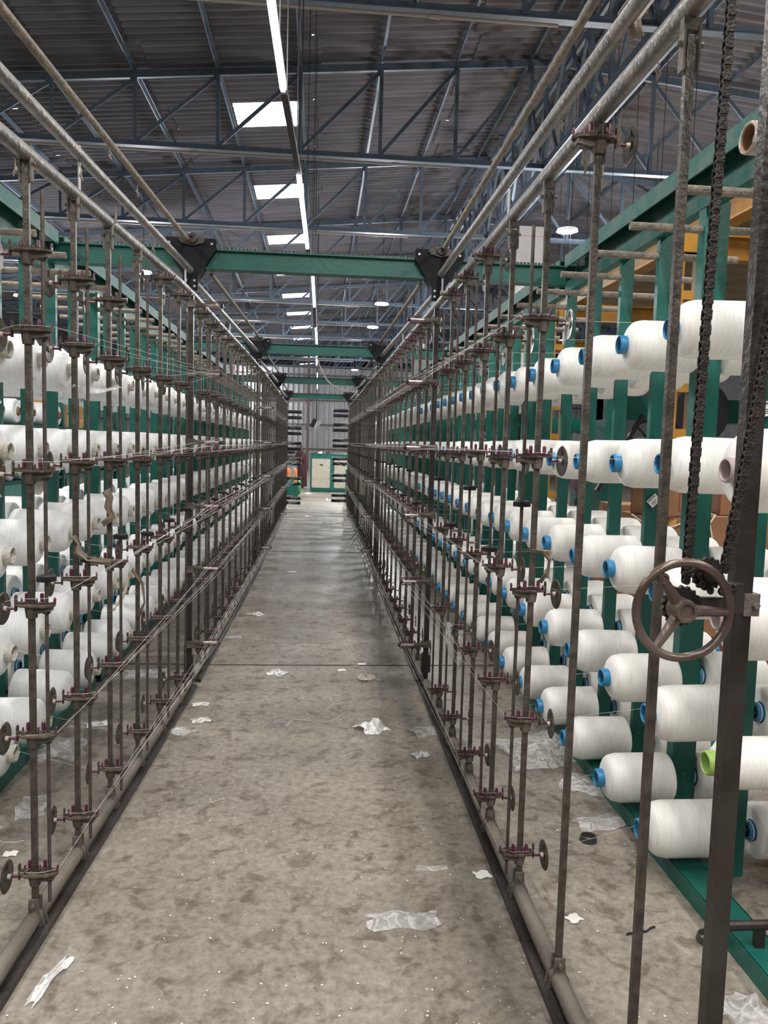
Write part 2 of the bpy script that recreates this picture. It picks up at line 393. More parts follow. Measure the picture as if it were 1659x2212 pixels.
for i,(a,b,xa,xb,lit) in enumerate(BATTENS):
    lab=('lit white LED batten above the aisle, %s from the camera' if lit else 'unlit dark batten between the %s pair of lit battens')%ORD[i if i<1 else (i-1 if lit else 0)]
    t=thing('tube_light',lab,'tube light',(0,0,0),0,'LED battens over the aisle' if lit else None)
    z=3.97; m=MB(); m.bar((xa,a,z+.025),(xb,b,z+.025),.045,.04); m.build('tray','housing' if not lit else 'white',t)
    if lit:
        m=MB(); m.bar((xa,a+.02,z-.005),(xb,b-.02,z-.005),.030,.02); m.build('tube','tubeon',t)
    m=MB()
    for q in (.15,.85):
        yy=a+(b-a)*q; xx=xa+(xb-xa)*q; m.tube((xx,yy,z+.05),(xx,yy,sheetz(xx)),.004,4)
    m.build('hanging_wire','black',t)
for i,(y0,y1) in enumerate(((9.66,10.93),(13.67,16.05),(18.73,21.15),(23.73,26.17),(28.73,31.27))):
    m=MB(); m.bar((-.2+.02*i if i<1 else -.15,y0,3.985),(-.15,y1,3.985),.055,.045); m.tube((-.15,y0+.3,4.0),(-.15,y0+.3,sheetz(-.15)-.04),.004,4)
    tag(m.build('batten_tray','housing'),'dark unlit tray linking the overhead battens, %s gap from the camera'%ORD[i+1],'light tray','unlit trays over the aisle')
for i,(x,y) in enumerate(NEAR_FILL):  # added fixtures that brighten the near end of the hall
    t=thing('tube_light','added white fill batten under the roof near the camera end, %s of eight'%ORD[i],'tube light',(x,y,5.3),0,'added fill battens near the camera')
    MB().box(-.05,.05,-1.2,1.2,0,.06).build('tray','white',t); m=MB()
    for q in (-.8,.8): m.tube((0,q,.06),(0,q,sheetz(x)-5.33),.004,4)
    m.build('hanging_wire','black',t)
    L=bpy.data.lights.new('tube','AREA'); L.shape='RECTANGLE'; L.size=.10; L.size_y=2.35; L.energy=NEAR_FILLW; L.color=(1.0,.97,.93)
    lo=bpy.data.objects.new('tube',L); C.objects.link(lo); lo.parent=t; lo.location=(0,0,-.004)
# side battens over the right hand machines
for i,(x,y) in enumerate(((4.08,9.0),(4.1,10.7),(4.0,12.2),(5.2,16.8))):
    t=thing('tube_light','lit batten over the machines beyond the right rack, %s from the camera'%ORD[i],'tube light',(x,y,3.95),0,'battens over the right machines')
    MB().box(-.04,.04,-.6,.6,.0,.05).build('tray','white',t); MB().box(-.03,.03,-.58,.58,-.02,0).build('tube','tubeon',t)
    m=MB(); h_=sheetz(x)-3.95; m.tube((0,-.4,.05),(0,-.4,h_),.004,4); m.tube((0,.4,.05),(0,.4,h_),.004,4); m.build('hanging_wire','black',t)
# ---------------------------------------------------------------- guide frames (both sides)
POSTY={1:[1.60]+[2.12+.4625*k for k in range(6)],-1:[2.48,2.885,3.29,3.73,4.18,4.63]}
THICK={1:[5.05,9.6,14.25,18.85],-1:[4.98,9.6,14.25,18.85]}
for s in (1,-1):
    st=5.43 if s>0 else 5.34
    for a,b in ((st,9.6),(9.93,14.25),(14.6,18.85)):
        y=a
        while y<b-.2: POSTY[s].append(y); y+=.4275
ROWS={1:[2.48,2.06,1.60,1.14,.675,.185],-1:[2.47,1.945,1.53,1.10,.66,.20]}
CL={1:1,-1:-1}
# bottom and top pipes
def railpath(s,y0,y1,dx,z,stp=.8):
    n=max(2,int((y1-y0)/stp)); return [(XS(s,y0+(y1-y0)*k/n)+dx,y0+(y1-y0)*k/n,z) for k in range(n+1)]
def railpath_z(s,y0,y1,fz,stp=.8):
    n=max(2,int((y1-y0)/stp)); return [(XS(s,y0+(y1-y0)*k/n),y0+(y1-y0)*k/n,fz(y0+(y1-y0)*k/n)) for k in range(n+1)]
for s in (1,-1):
    sd=SN[s]
    bays=[(1.0 if s>0 else 1.2,4.97),(5.12,9.53),(9.68,14.18),(14.33,18.8)]
    for i,(a,b) in enumerate(bays):
        w=['nearest the camera','just past the first green cross beam','past the second green cross beam','at the far end'][i]
        o=MB().path(railpath(s,a,b,0,.047),.026,12).build('floor_pipe','floorpipe'); tag(o,'brown floor pipe under the %s guide posts, %s'%(sd,w),'pipe','floor pipes of the guide frames')
        m=MB(); P=railpath(s,a,b,-s*.036,.012)
        for p,q in zip(P,P[1:]): m.bar(p,q,.03,.024)
        tag(m.build('floor_angle','rust'),'dark angle strip beside the %s floor pipe, %s'%(sd,w),'steel angle','angles beside the floor pipes')
        zt=(lambda y:2.53) if s>0 else (lambda y:min(2.53,2.45+.03*(y-2)))
        o=MB().path(railpath_z(s,a-.5*(i==0),b+.15,zt,.5),.0235,12).build('top_pipe','pipe'); tag(o,'grey pipe holding the tops of the %s posts, %s'%(sd,w),'pipe','top pipes of the guide frames')
# upper twin pipes
def seg(pts,r,lab,mt='pipe'):
    o=MB().path(pts,r,12).build('overhead_pipe',mt); tag(o,lab,'pipe','overhead shafts along the aisle'); return o
seg([(.742,.9,2.69),(.74,2.6,2.70),(.74,4.93,2.705)],.021,'thick overhead pipe above the right top pipe, nearest bay')
seg([(.757,.9,2.92),(.757,2.6,2.90),(.757,4.93,2.872)],.0145,'thin lint covered shaft running to the right black bracket, nearest bay','dust')
seg([(-.93,1.4,2.61),(-.90,2.3,2.615),(-.82,4.93,2.66)],.021,'thick overhead pipe above the left top pipe, nearest bay')
seg([(-.93,1.4,2.79),(-.90,2.3,2.79),(-.845,4.93,2.85)],.0145,'thin lint covered shaft running to the left black bracket, nearest bay','dust')
for s in (1,-1):
    for i,(a,b) in enumerate(((5.14,9.5),(9.72,14.15),(14.4,18.75))):
        w='%s bay from the camera'%ORD[i+1]
        xa,xb=XS(s,a),XS(s,b)
        seg([(xa+.0*s,a,2.62),(xb,b,2.70)],.021,'thick overhead pipe above the %s top pipe, %s'%(SN[s],w))
        seg([(xa-s*.10,a,2.68),(xb-s*.02,b,2.87)],.0145,'thin overhead shaft above the %s guide frame, %s'%(SN[s],w),'dust')
# hangers between top pipe and overhead pipe
for i,(s,y) in enumerate(((-1,2.95),(1,3.15),(-1,6.9),(1,7.1),(1,4.85),(-1,4.8))):
    m=MB().tube((XS(s,y),y,2.50),(XS(s,y),y,2.66),.006,8)
    tag(m.build('hanger_rod','lightmetal'),'short bright hanger rod between the two %s pipes, %s from the camera'%(SN[s],ORD[i//2]),'hanger rod','hanger rods')
# guide post prototype, base at floor pipe
def make_post(h=2.42,w=.024,full=True):
    t=thing('guide_post','x','post')
    m=MB(); m.box(-.0092,.0092,-.0075,.0075,.075,h+.05); m.build('tube','post',t)
    m=MB()
    for sy in (-1,1):
        m.prism([(-.016,.115),(.016,.115),(.018,.07),(.03,.05),(.036,.02),(.012,.015),(-.012,.015),(-.036,.02),(-.03,.05),(-.018,.07)],lambda a,b,c:(a,c,b),sy*.014-.0025,sy*.014+.0025)
    m.tube((-.0,-.028,.095),(0,.028,.095),.006,6)
    m.build('foot_clamp','clamp',t)
    m=MB()
    for sx in (-1,1): m.box(sx*.016-.0025,sx*.016+.0025,-.012,.012,h-.02,h+.07)
    m.tube((-.028,0,h+.035),(.028,0,h+.035),.006,6); m.box(-.019,.019,-.009,.009,h+.06,h+.085)
    m.build('head_clamp','clamp',t)
    return t
pproto={}
for s in (1,-1):
    for k,y in enumerate(POSTY[s]):
        lab='slim brown guide post on the %s floor pipe, %s from the camera'%(SN[s],ORD[k])
        key=s
        h=2.42 if s>0 else 2.40
        if key not in pproto:
            o=make_post(h); pproto[key]=o
        else: o=dup(pproto[key])
        o.location=(XS(s,y),y,0); tag(o,lab,'post',group='guide posts of the %s frame'%SN[s])
def make_thick():
    t=thing('main_post','x','post'); m=MB(); m.box(-.0165,.0165,-.014,.014,.0,2.55); m.build('tube','rust',t)
    m=MB(); m.box(-.03,.03,-.03,.03,.10,.22); m.box(-.045,.045,-.035,.035,0,.02); m.prism([(0,0),(0,.22),(.05,.22),(.09,0)],lambda a,b,c:(c,a,b),-.015,.015); m.build('foot_bracket','rust',t)
    m=MB()
    for dx in (-.012,.012): m.tube((dx,0,2.5),(dx,0,2.62),.005,6)
    m.build('head_bolts','lightmetal',t)
    return t
tp=make_thick()
i=0
for s in (1,-1):
    for k,y in enumerate(THICK[s]):
        o=tp if i==0 else dup(tp); i+=1
        o.location=(XS(s,y),y,0); tag(o,'thick dark main post under the %s end of the %s green cross beam'%(SN[s],ORD[k]),'post',group='main posts of the guide frames')
# near right end post, with drive wheel on it
t=thing('end_post','thick rusty square post in the right foreground behind the handwheel','post',(.752,1.30,0))
MB().box(-.017,.017,-.013,.013,0,2.75).build('tube','rust',t)
m=MB(); m.box(-.0,.029,-.018,.018,1.335,1.375); m.tube((.02,-.026,1.355),(.02,.02,1.355),.006,6); m.build('clamp','clamp',t)
m=MB(); m.box(-.05,.05,-.05,.05,0,.012); m.build('base_plate','rust',t)
# thread tensioner: clamp, plate, pins, disc
def make_tens():
    t=thing('thread_tensioner','x','thread tensioner')
    m=MB(); m.lathe([(-.012,.0),(-.012,.021),(-.028,.020),(-.050,.017),(-.052,.0)],(0,0,0),(0,0,1),12); m.lathe([(-.052,.0),(-.052,.0)],(0,0,0),(0,0,1),3)
    m.prism([(.0,-.012),(-.05,-.012),(-.064,-.014),(-.064,-.026),(-.03,-.034),(0,-.034)],lambda a,b,c:(a,c,b),-.013,.013)
    m.build('clamp','clamp',t)
    m=MB(); m.prism([(-.076,.004),(-.07,.02),(-.045,.03),(.02,.032),(.048,.014),(.052,-.008),(.03,-.026),(-.02,-.03),(-.06,-.02)],lambda a,b,c:(a,b,c),-.012,-.006)
    for k in range(7): 
        a=-.06+k*.017; m.box(a-.006,a+.006,-.012+.006*(k%3),.004+.006*(k%3),-.007,-.001+.003*(k%2))
    m.build('mounting_plate','plate',t)
    for x in (-.028,.020):
        m=MB(); m.lathe([(-.006,.0085),(.0,.009),(.002,.0062),(.023,.0062),(.027,.004),(.028,0)],(x,-.012,0),(0,0,1),10); m.build('guide_pin','purple',t)
    m=MB()
    for x in (-.045,-.012,.006,.036): m.tube((x,-.012,-.006),(x,-.012,.010),.0028,6)
    m.build('small_pins','purple',t)
    m=MB(); m.prism([(-.008,-.008),(.008,-.008),(.009,.012),(.005,.022),(-.005,.022),(-.009,.012)],lambda a,b,c:(c,a,b),.047,.051)
    m.box(.047,.051,-.006,.008,-.03,-.008); m.build('disc_side_tab','plate',t)
    m=MB(); m.prism([(-.006,-.008),(.006,-.008),(.006,.010),(.003,.016),(-.003,.016),(-.006,.010)],lambda a,b,c:(c,a,b),-.074,-.070)
    m.torus((-.074,0,.009),(1,0,0),.0035,.0018,10,5); m.build('aisle_side_tab','purple',t)
    m=MB(); m.lathe([(-.012,0),(-.012,.011),(-.028,.013),(-.036,.012),(-.036,0)],(-.046,0,0),(0,0,1),10); m.build('rod_cap','black',t)
    m=MB(); m.tube((.051,0,-.022),(.080,0,-.022),.0048,8); m.build('disc_shaft','purple',t)
    m=MB(); m.lathe([(.076,0),(.076,.007),(.086,.0085),(.086,0)],(0,0,-.022),(1,0,0),10); m.build('hub','hub',t)
    m=MB(); m.lathe([(.088,.0),(.087,.012),(.090,.016),(.087,.050),(.089,.0525),(.091,.050),(.094,.016),(.092,0)],(0,0,-.022),(1,0,0),24)
    m.box(.083,.087,-.003,.003,.0,.020); m.build('tension_disc','disc',t)
    return t
def tens_single():
    m=MB(); m.lathe([(-.012,.02),(-.050,.017),(-.052,.0)],(0,0,0),(0,0,1),8)
    m.box(-.07,.05,-.02,.02,-.013,-.003)
    for x in (-.028,.020): m.tube((x,-.012,0),(x,-.012,.026),.006,6)
    m.lathe([(.088,.0),(.088,.052),(.092,.052),(.092,0)],(0,0,-.022),(1,0,0),12); m.tube((.05,0,-.022),(.088,0,-.022),.005,5); m.box(.046,.051,-.007,.007,-.03,.018)
    return m
tproto=make_tens(); first=True
far=MB(); single_me=tens_single().mesh('thread_tensioner','plate')
nt_ind=0; far_src=tens_single()
TENS=[]
for s in (1,-1):
    for k,y in enumerate(POSTY[s]):
        if s>0 and k==0: continue
        for r in range(6):
            if s>0 and r==0 and k in (2,3): continue
            if s>0 and k==1 and r>0: continue
            if s<0 and r==0 and k==3: continue
            z=ROWS[s][r]
            if s<0 and r==0 and k<3: z=2.19
            TENS.append((s,k,y,r,z))
rng=random.Random(3)
for (s,k,y,r,z) in sorted(TENS,key=lambda q:q[2]):
    rowname=['topmost','second','third','fourth','fifth','lowest'][r]
    lab='thread tensioner, %s on the %s guide post from the camera, %s frame'%(rowname,ORD[k],SN[s])
    zz=z+rng.uniform(-.012,.012); loc=(XS(s,y),y,zz); rz=(0 if s>0 else PI)+rng.uniform(-.09,.09)
    if y<8.2:
        if first: o=tproto; first=False; o.location=loc; o.rotation_euler=(0,0,rz)
        else: o=dup(tproto,loc,rz)
        tag(o,lab,'thread tensioner','thread tensioners of the %s frame'%SN[s]); nt_ind+=1
    elif nt_ind<300:
        o=bpy.data.objects.new('thread_tensioner',single_me); C.objects.link(o); o.location=loc; o.rotation_euler=(0,0,rz); nt_ind+=1
        tag(o,lab,'thread tensioner','thread tensioners of the %s frame'%SN[s])
    else:
        c=1 if s>0 else -1
        far.add([(loc[0]+c*v[0],loc[1]+c*v[1],loc[2]+v[2]) for v in far_src.v],far_src.f)
if far.v: tag(far.build('thread_tensioners','plate'),'mass of small far thread tensioners at the end of both frames','thread tensioner',kind='stuff')
# adjusting rods beside every post, with toothed knob
def make_rod(h):
    t=thing('adjusting_rod','x','rod'); MB().tube((0,0,.10),(0,0,h),.0062,8).build('shaft','rod',t)
    m=MB(); n=22; prof=[]
    for j in range(2*n):
        th=PI*j/n; rr=.030 if j%2 else .0265; prof.append((rr*math.cos(th),rr*math.sin(th)))
    m.prism(prof,lambda a,b,c:(a,b,c),-.008,.008); m.torus((0,0,.009),(0,0,1),.022,.003,18,6); kn=m.build('toothed_knob','black',t)
    return t
rp=None
for s in (1,-1):
    for k,y in enumerate(POSTY[s]):
        if s>0 and k<1: continue
        if s>0 and k==1: continue
        if rp is None: rp=make_rod(2.36); o=rp
        else: o=dup(rp)
        o.location=(XS(s,y)-s*.046,y,0)
        for c in o.children:
            if c.name.startswith('toothed_knob'): c.location=(0,0,(1.43 if k%2==0 else 1.21) if s>0 else (1.17 if k<2 else 1.165+.02*(k%3)))
        tag(o,'thin rod with toothed knob beside the %s guide post, %s frame'%(ORD[k],SN[s]),'rod','adjusting rods')
# guide arms with ceramic beads
ARM={-1:[2.462,2.035,1.605,1.195,.79,.30],1:[2.43,2.035,1.61,1.163,.72,.29]}
def make_arm():
    t=thing('thread_guide','x','thread guide arm')
    m=MB(); m.box(-.026,.026,-.026,.026,-.022,.022); m.tube((.0,-.03,0),(.085,-.03,0),.015,10); m.build('clamp_sleeve','clamp',t)
    m=MB(); m.tube((.085,-.03,0),(.175,-.03,0),.0095,10); m.build('bar','chrome',t)
    m=MB(); m.tube((.175,-.03,0),(.195,-.03,0),.013,10); m.build('end_cap','black',t)
    m=MB()
    for zz in (-.022,.022):
        for k in range(6): m.torus((.115+k*.012,-.03,zz),(0,1,0),.0045,.0022,8,5)
        m.tube((.105,-.03,zz*.75),(.185,-.03,zz*.75),.002,5)
    m.build('ceramic_eyelets','purple',t)
    return t
ap=make_arm(); i=0
for s in (1,-1):
    for k,y in enumerate(THICK[s][:3]):
        for r,z in enumerate(ARM[s]):
            o=ap if i==0 else dup(ap); i+=1
            o.location=(XS(s,y),y,z); o.rotation_euler=(0,0,PI if s>0 else 0)
            if s>0: o.scale=(1,-1,1)
            tag(o,'%s bright thread guide bar on the %s main post, %s side of the aisle'%(['topmost','second','third','fourth','fifth','lowest'][r],ORD[k],SN[s]),'thread guide arm','thread guide arms on the main posts')
# rollers at the far end
RZ={-1:[2.35,2.21,1.96,1.83,1.60,1.46,1.22,1.10,.75,.62,.27,.155],1:[2.41,2.29,2.07,1.94,1.70,1.56,1.25,1.13,.85,.72,.36,.23]}
rr=None
for s in (1,-1):
    for k,z in enumerate(RZ[s]):
        if rr is None:
            rr=thing('guide_roller','x','roller'); MB().lathe([(0,0),(0,.040),(.35,.040),(.35,0)],(0,0,0),(1,0,0),14).build('sleeve','black',rr)
            MB().lathe([(-.012,0),(-.012,.043),(0,.043),(0,0)],(0,0,0),(1,0,0),14).build('end_ring','lightmetal',rr)
            MB().box(.34,.40,-.02,.11,-.02,.02).build('end_block','rust',rr); o=rr
        else: o=dup(rr)
        o.location=(s*(.30 if s>0 else .47),18.75,z); o.rotation_euler=(0,0,0 if s>0 else PI); 
        if s<0: o.location.x=-.46
        tag(o,'black guide roller at the far end of the %s frame, %s from the top'%(SN[s],ORD[k]),'roller','black rollers at the aisle end')
# ---------------------------------------------------------------- green cross beams, brackets
def make_bracket():
    t=thing('bearing_bracket','x','bracket')
    m=MB(); m.prism([(-.15,.12),(-.16,.10),(-.155,.055),(-.045,-.115),(-.045,-.20),(.045,-.20),(.045,-.115),(.155,.055),(.16,.10),(.15,.12)],lambda a,b,c:(a,c,b),-.006,.006)
    m.build('plate','bracket',t)
    m=MB(); m.prism([(.045,-.115),(.155,.055),(.15,.06),(.04,-.11)],lambda a,b,c:(a,c,b),0,.10); m.prism([(-.045,-.115),(-.155,.055),(-.15,.06),(-.04,-.11)],lambda a,b,c:(a,c,b),0,.10)
    m.build('side_flange','bracket',t)
    m=MB(); m.lathe([(-.028,.012),(-.028,.03),(-.02,.036),(-.008,.038),(-.006,.0)],(0.01,0,.115),(0,1,0),18)
    m.prism([(-.075,.105),(-.055,.085),(.01,.07),(.075,.085),(.09,.105),(.075,.12),(.01,.15),(-.055,.12)],lambda a,b,c:(a,c,b),-.018,-.006)
    m.build('flange_bearing','rust',t)
    for (x,z) in ((-.13,.085),(.13,.085),(-.025,-.14),(.025,-.14),(-.025,-.175),(.025,-.175)):
        m=MB(); m.lathe([(-.016,0),(-.016,.007),(-.010,.009),(-.006,.010),(-.006,0)],(x,0,z),(0,1,0),8); m.build('bolt','lightmetal',t)
    return t
bp_=None
BEAMY=[5.05,9.6,14.3,19.0]
for k,y in enumerate(BEAMY):
    t=thing('cross_beam','green steel cross beam spanning the aisle, %s from the camera'%ORD[k],'beam',(0,y,0),0,'green cross beams over the aisle')
    m=MB(); m.box(-1.75,1.68,-.03,.035,2.70,2.80); m.box(-1.75,1.68,-.055,.06,2.80,2.808); m.box(-1.75,1.68,-.045,.05,2.69,2.70); m.build('beam','green',t)
    m=MB(); x=-1.4
    while x<1.5: m.box(x,x+.016,-.04,-.025,2.811,2.822); x+=.024
    m.build('top_chain','rust',t)
    for s in (1,-1):
        if bp_ is None: bp_=make_bracket(); o=bp_
        else: o=dup(bp_)
        o.location=(XS(s,y)-.005,y-.07,2.745)
        tag(o,'black triangular bearing plate on the %s end of the %s green cross beam'%(SN[s],ORD[k]),'bracket','black bearing plates')
# ---------------------------------------------------------------- bobbin racks
RX={1:1.62,-1:-1.69}
COLY={1:[2.26+.4605*k for k in range(36)],-1:[3.35+.425*k for k in range(36)]}
BR={1:[2.06,1.57,1.11,.64,.18],-1:[1.975,1.55,1.11,.68,.235]}
def make_bob(core,yarn,rs=1.0,base='blue'):
    t=thing('yarn_bobbin','x','yarn bobbin')
    m=MB(); m.lathe([(.030,.038),(.033,.052),(.040,.072*rs),(.050,.087*rs),(.061,.0955*rs),(.066,.0975*rs),(.088,.1028*rs),(.096,.1043*rs),(.308,.1045*rs),(.317,.1030*rs),(.3225,.0975*rs),(.324,.085),(.316,.040)],(0,0,0),(1,0,0),36); m.build('yarn_package',yarn,t,sharp=50)
    m=MB(); m.lathe([(.03,.028),(.002,.030),(-.002,.033),(.000,.0375),(.006,.0392),(.036,.0388)],(0,0,0),(1,0,0),24); m.lathe([(.03,.028),(.20,.027)],(0,0,0),(1,0,0),16); m.build('core_tube',core,t,sharp=60)
    m=MB(); m.lathe([(.315,.036),(.335,.037),(.338,.034),(.338,.024)],(0,0,0),(1,0,0),24); e=m.build('tube_end',base,t)
    m=MB(); m.lathe([(.3245,.0375),(.3285,.0378),(.3285,.036)],(0,0,0),(1,0,0),20); m.build('white_stripe','white',e)
    return t
bobs={'b':make_bob('blue','yarn'),'l':make_bob('core','yarn2',1.07,'blue'),'m':make_bob('mauve','yarn',1.24,'mauve'),'g':make_bob('lime','yarn',.78,'lime')}
used={k:False for k in bobs}
def place_bob(kind,loc,rz,label,group,tilt=0):
    o=bobs[kind] if not used[kind] else dup(bobs[kind]); used[kind]=True
    o.location=loc; o.rotation_euler=(0,tilt,rz); return tag(o,label,'yarn bobbin',group)
BOB=[]
for s in (1,-1):
    for k,y in enumerate(COLY[s]):
        for r in range(5):
            for side in (0,1):
                if s>0 and k==0 and side==0 and r in (0,4): continue
                BOB.append((y,s,k,r,side))
BOB.sort(key=lambda q:(q[0]*(1.12 if q[4] else 1.0)))
rng=random.Random(11); farb=MB()
lm=MB(); lm.lathe([(0,.03),(.0,.036),(.018,.036),(.024,.06),(.046,.09),(.085,.104),(.305,.104),(.322,.09),(.322,.03)],(0,0,0),(1,0,0),14)
RN=['top','second','third','fourth','bottom']
for n,(y,s,k,r,side) in enumerate(BOB):
    inner=side==0; z=BR[s][r]; kind='b' if s>0 else 'l'; x=RX[s]; off=.385 if s>0 else .40
    tx=x-s*off if inner else x+s*(off)
    yy=y+rng.uniform(-.008,.008); z+=rng.uniform(-.008,.008)
    toward=(inner and s>0) or ((not inner) and s<0)
    rz=0 if toward else PI
    rz+=rng.uniform(-.04,.04); tilt=rng.uniform(-.03,.03)
    if n<300:
        what='blue cored white yarn bobbin' if s>0 else 'film tipped white yarn bobbin'
        if s>0 and inner and k==0 and r in (1,2): kind='m'; what='large mauve cored white yarn bobbin'
        if s>0 and inner and k==0 and r==3: kind='g'; what='small lime cored white yarn bobbin'
        lab='%s, %s rack %s side, %s row, %s column'%(what,SN[s],'aisle' if inner else 'outer',RN[r],ORD[k])
        place_bob(kind,(tx,yy,z),rz,lab,'bobbins on the %s rack'%SN[s],tilt)
    else:
        c=1 if toward else -1
        farb.add([(tx+c*v[0],yy+c*v[1],z+v[2]) for v in lm.v],lm.f)
tag(farb.build('yarn_bobbins','yarn'),'receding mass of small far white yarn bobbins on both racks','yarn bobbin',kind='stuff')
# rack posts
def make_rackpost(wide,right):
    t=thing('rack_post','x','post'); w=(.033 if right else .030) if not wide else .052; d=.0175 if not wide else .03
    m=MB(); m.box(-w,w,-d,d,.0,2.66); 
    m.build('tube','green',t)
    m=MB(); m.tube((-.36,0,2.55),(.36,0,2.55),.0165,10); m.build('empty_spindle','dust',t)
    for z in BR[1 if right else -1]:
        m=MB(); m.lathe([(-.372,0),(-.372,.022),(-.31,.024),(-.30,.015),(-.11,.015),(-.10,.010),(.10,.010),(.11,.015),(.30,.015),(.31,.024),(.372,.022),(.372,0)],(0,0,z),(1,0,0),12); m.build('spindle','black',t)
        m=MB(); m.lathe([(0,.009),(-.004,.009),(-.005,.004),(-.002,.003)],(0.0,-d,z+.03),(0,1,0),8); m.build('bolt','greendust',t)
    return t
rpp={}
for s in (1,-1):
    ys=COLY[s] if s>0 else [2.5,2.925]+COLY[s]
    for k,y in enumerate(ys):
        wide=(k%6==2)
        key=(s,wide)
        o=rpp.get(key)
        if o is None: o=make_rackpost(wide,s>0); rpp[key]=o
        elif o.get('spare'): del o['spare']
        else: o=dup(o)
        if s>0 and k==0:
            spare=dup(o); kill=[c for c in o.children if c.name.split('.')[0] in ('spindle',)]; 
            for c in kill: bpy.data.objects.remove(c)
            spare['spare']=1; rpp[key]=spare
        o.location=(RX[s],y,0); tag(o,'%sgreen upright of the %s bobbin rack, %s from the camera'%('wide ' if wide else '',SN[s],ORD[k]),'post','green uprights of the %s rack'%SN[s])
    for i,(a,b) in enumerate(((1.5,5.0),(5.12,9.55),(9.65,14.25),(14.4,19.2))):
        w='%s bay from the camera'%ORD[i]
        x=RX[s]
        m=MB(); m.box(x-.06,x+.06,a,b,2.865,2.873); m.box(x-s*.06-.004,x-s*.06+.004,a,b,2.79,2.873); m.box(x+s*.02-.004,x+s*.02+.004,a,b,2.69,2.873)
        tag(m.build('rack_top_rail','greendust'),'upper green channel along the top of the %s rack, %s'%(SN[s],w),'rail','top rails of the racks')
        m=MB(); m.box(x-.055,x+.0,a,b,2.635,2.70)
        tag(m.build('rack_lower_rail','greendust'),'green bar just above the %s rack uprights, %s'%(SN[s],w),'rail','top rails of the racks')
        fx=1.365 if s>0 else -1.42
        m=MB(); m.box(fx,fx+.11*s,a,b,.062,.068) if s>0 else m.box(fx-.11,fx,a,b,.062,.068)
        m.box(fx-.003,fx+.003,a,b,0,.068); q=fx+.11*s; m.box(q-.003,q+.003,a,b,0,.068)
        if True: 
            y=a+.3
            while y<b-.2:
                m.box(*( (q,x-.034) if s>0 else (x+.034,q) ),y,y+.04,.03,.06); y+=.9
        tag(m.build('rack_floor_rail','green'),'green channel on the floor under the %s rack, %s'%(SN[s],w),'rail','floor rails of the racks')
# stickers on a few posts
for i,(x,y,z,s,rot) in enumerate(((1.62,2.72-.032,1.79,.034,.2),(1.62,3.64-.032,1.385,.028,.78),(1.625,2.72-.0195,.97,.030,0.0),(-1.695,4.2-.0195,1.78,.034,.85),(-1.695,4.2-.0195,1.30,.028,.5),(-1.69,5.05-.0195,1.60,.028,.4),(1.63,2.26-.0195,.42,.028,.1))):
    t=thing('paper_sticker','white printed sticker on a green upright, %s on the %s side'%(ORD[[0,1,2,0,1,2,3][i]],'right' if x>0 else 'left'),'sticker',(x,y,z),0,'stickers on the uprights')
    c,sn=math.cos(rot),math.sin(rot)
    R=lambda a,b,d:(a*c-b*sn,d,a*sn+b*c)
    m=MB(); m.prism([(-s,-s*.8),(s,-s*.8),(s,s*.8),(-s,s*.8)],R,-.0012,0); m.build('label','paper',t)
    m=MB()
    for k in range(10): m.prism([(-s*.8+k*s*.16,s*.4),(-s*.8+k*s*.16+s*.08,s*.4),(-s*.8+k*s*.16+s*.08,s*.7),(-s*.8+k*s*.16,s*.7)],R,-.002,-.0012)
    for k in range(3): m.prism([(-s*.6,-s*(.1+.2*k)),(s*(.5-.2*k),-s*(.1+.2*k)),(s*(.5-.2*k),-s*(.03+.2*k)),(-s*.6,-s*(.03+.2*k))],R,-.002,-.0012)
    m.build('print','black',t)
t=thing('paper_core','empty brown paper core with film on the top spindle at the right edge','paper core',(1.24,2.26,2.55))
m=MB(); m.lathe([(.2,.034),(0,.036),(-.003,.040),(0,.044),(.2,.044)],(0,0,0),(1,0,0),22); m.build('tube','brown',t)
m=MB(); m.lathe([(-.004,.038),(-.006,.044),(.0,.0465),(.2,.0468)],(0,0,0),(1,0,0),22); m.build('film_wrap','film',t)
# ---------------------------------------------------------------- yarn strands
rng=random.Random(5); cnt=0
for s in (1,-1):
    ths=THICK[s]
    for k,y in enumerate(POSTY[s]):
        if k==0 and s>0 or (s>0 and k==1): continue
        if k>16: continue
        for r in range(1,6):
            z=ROWS[s][r]; x=XS(s,y)
            cy=min(COLY[s],key=lambda q:abs(q-y-.1)); bz=BR[s][r-1]
            pts=[]
            if abs(cy-y)<.4: pts.append((RX[s]-s*.40,cy,bz+.02))
            pts+=[(x+s*.083,y,z-.006),(x+s*.05,y-.005,z+.004),(x+s*.02,y-.018,z+.008),(x-s*.028,y-.018,z+.008),(x-s*.074,y,z+.009)]
            ax=.105+.09*((k*5+r*3)%13)/13
            for ty in ths[:3]:
                if ty<=y: continue
                X=XS(s,ty)-s*ax; sgn=.022 if (k+r)%2 else -.022
                pts.append((X,ty-.03,ARM[s][r]+sgn*(1 if rng.random()<.8 else .5)))
            rz_=RZ[s][2*r+(k%2)]+.041
            pts.append((s*(.34+.25*((k*7)%17)/17) if s>0 else -(.50+.22*((k*7)%17)/17),18.75,rz_))
            m=MB().path(pts,.00062,3,False)
            tag(m.build('yarn_strand','strand',sharp=None),'thin white yarn from the %s tensioner row on the %s %s guide post'%(['second','third','fourth','fifth','lowest'][r-1],ORD[k],SN[s]),'yarn','yarns running down the aisle'); cnt+=1
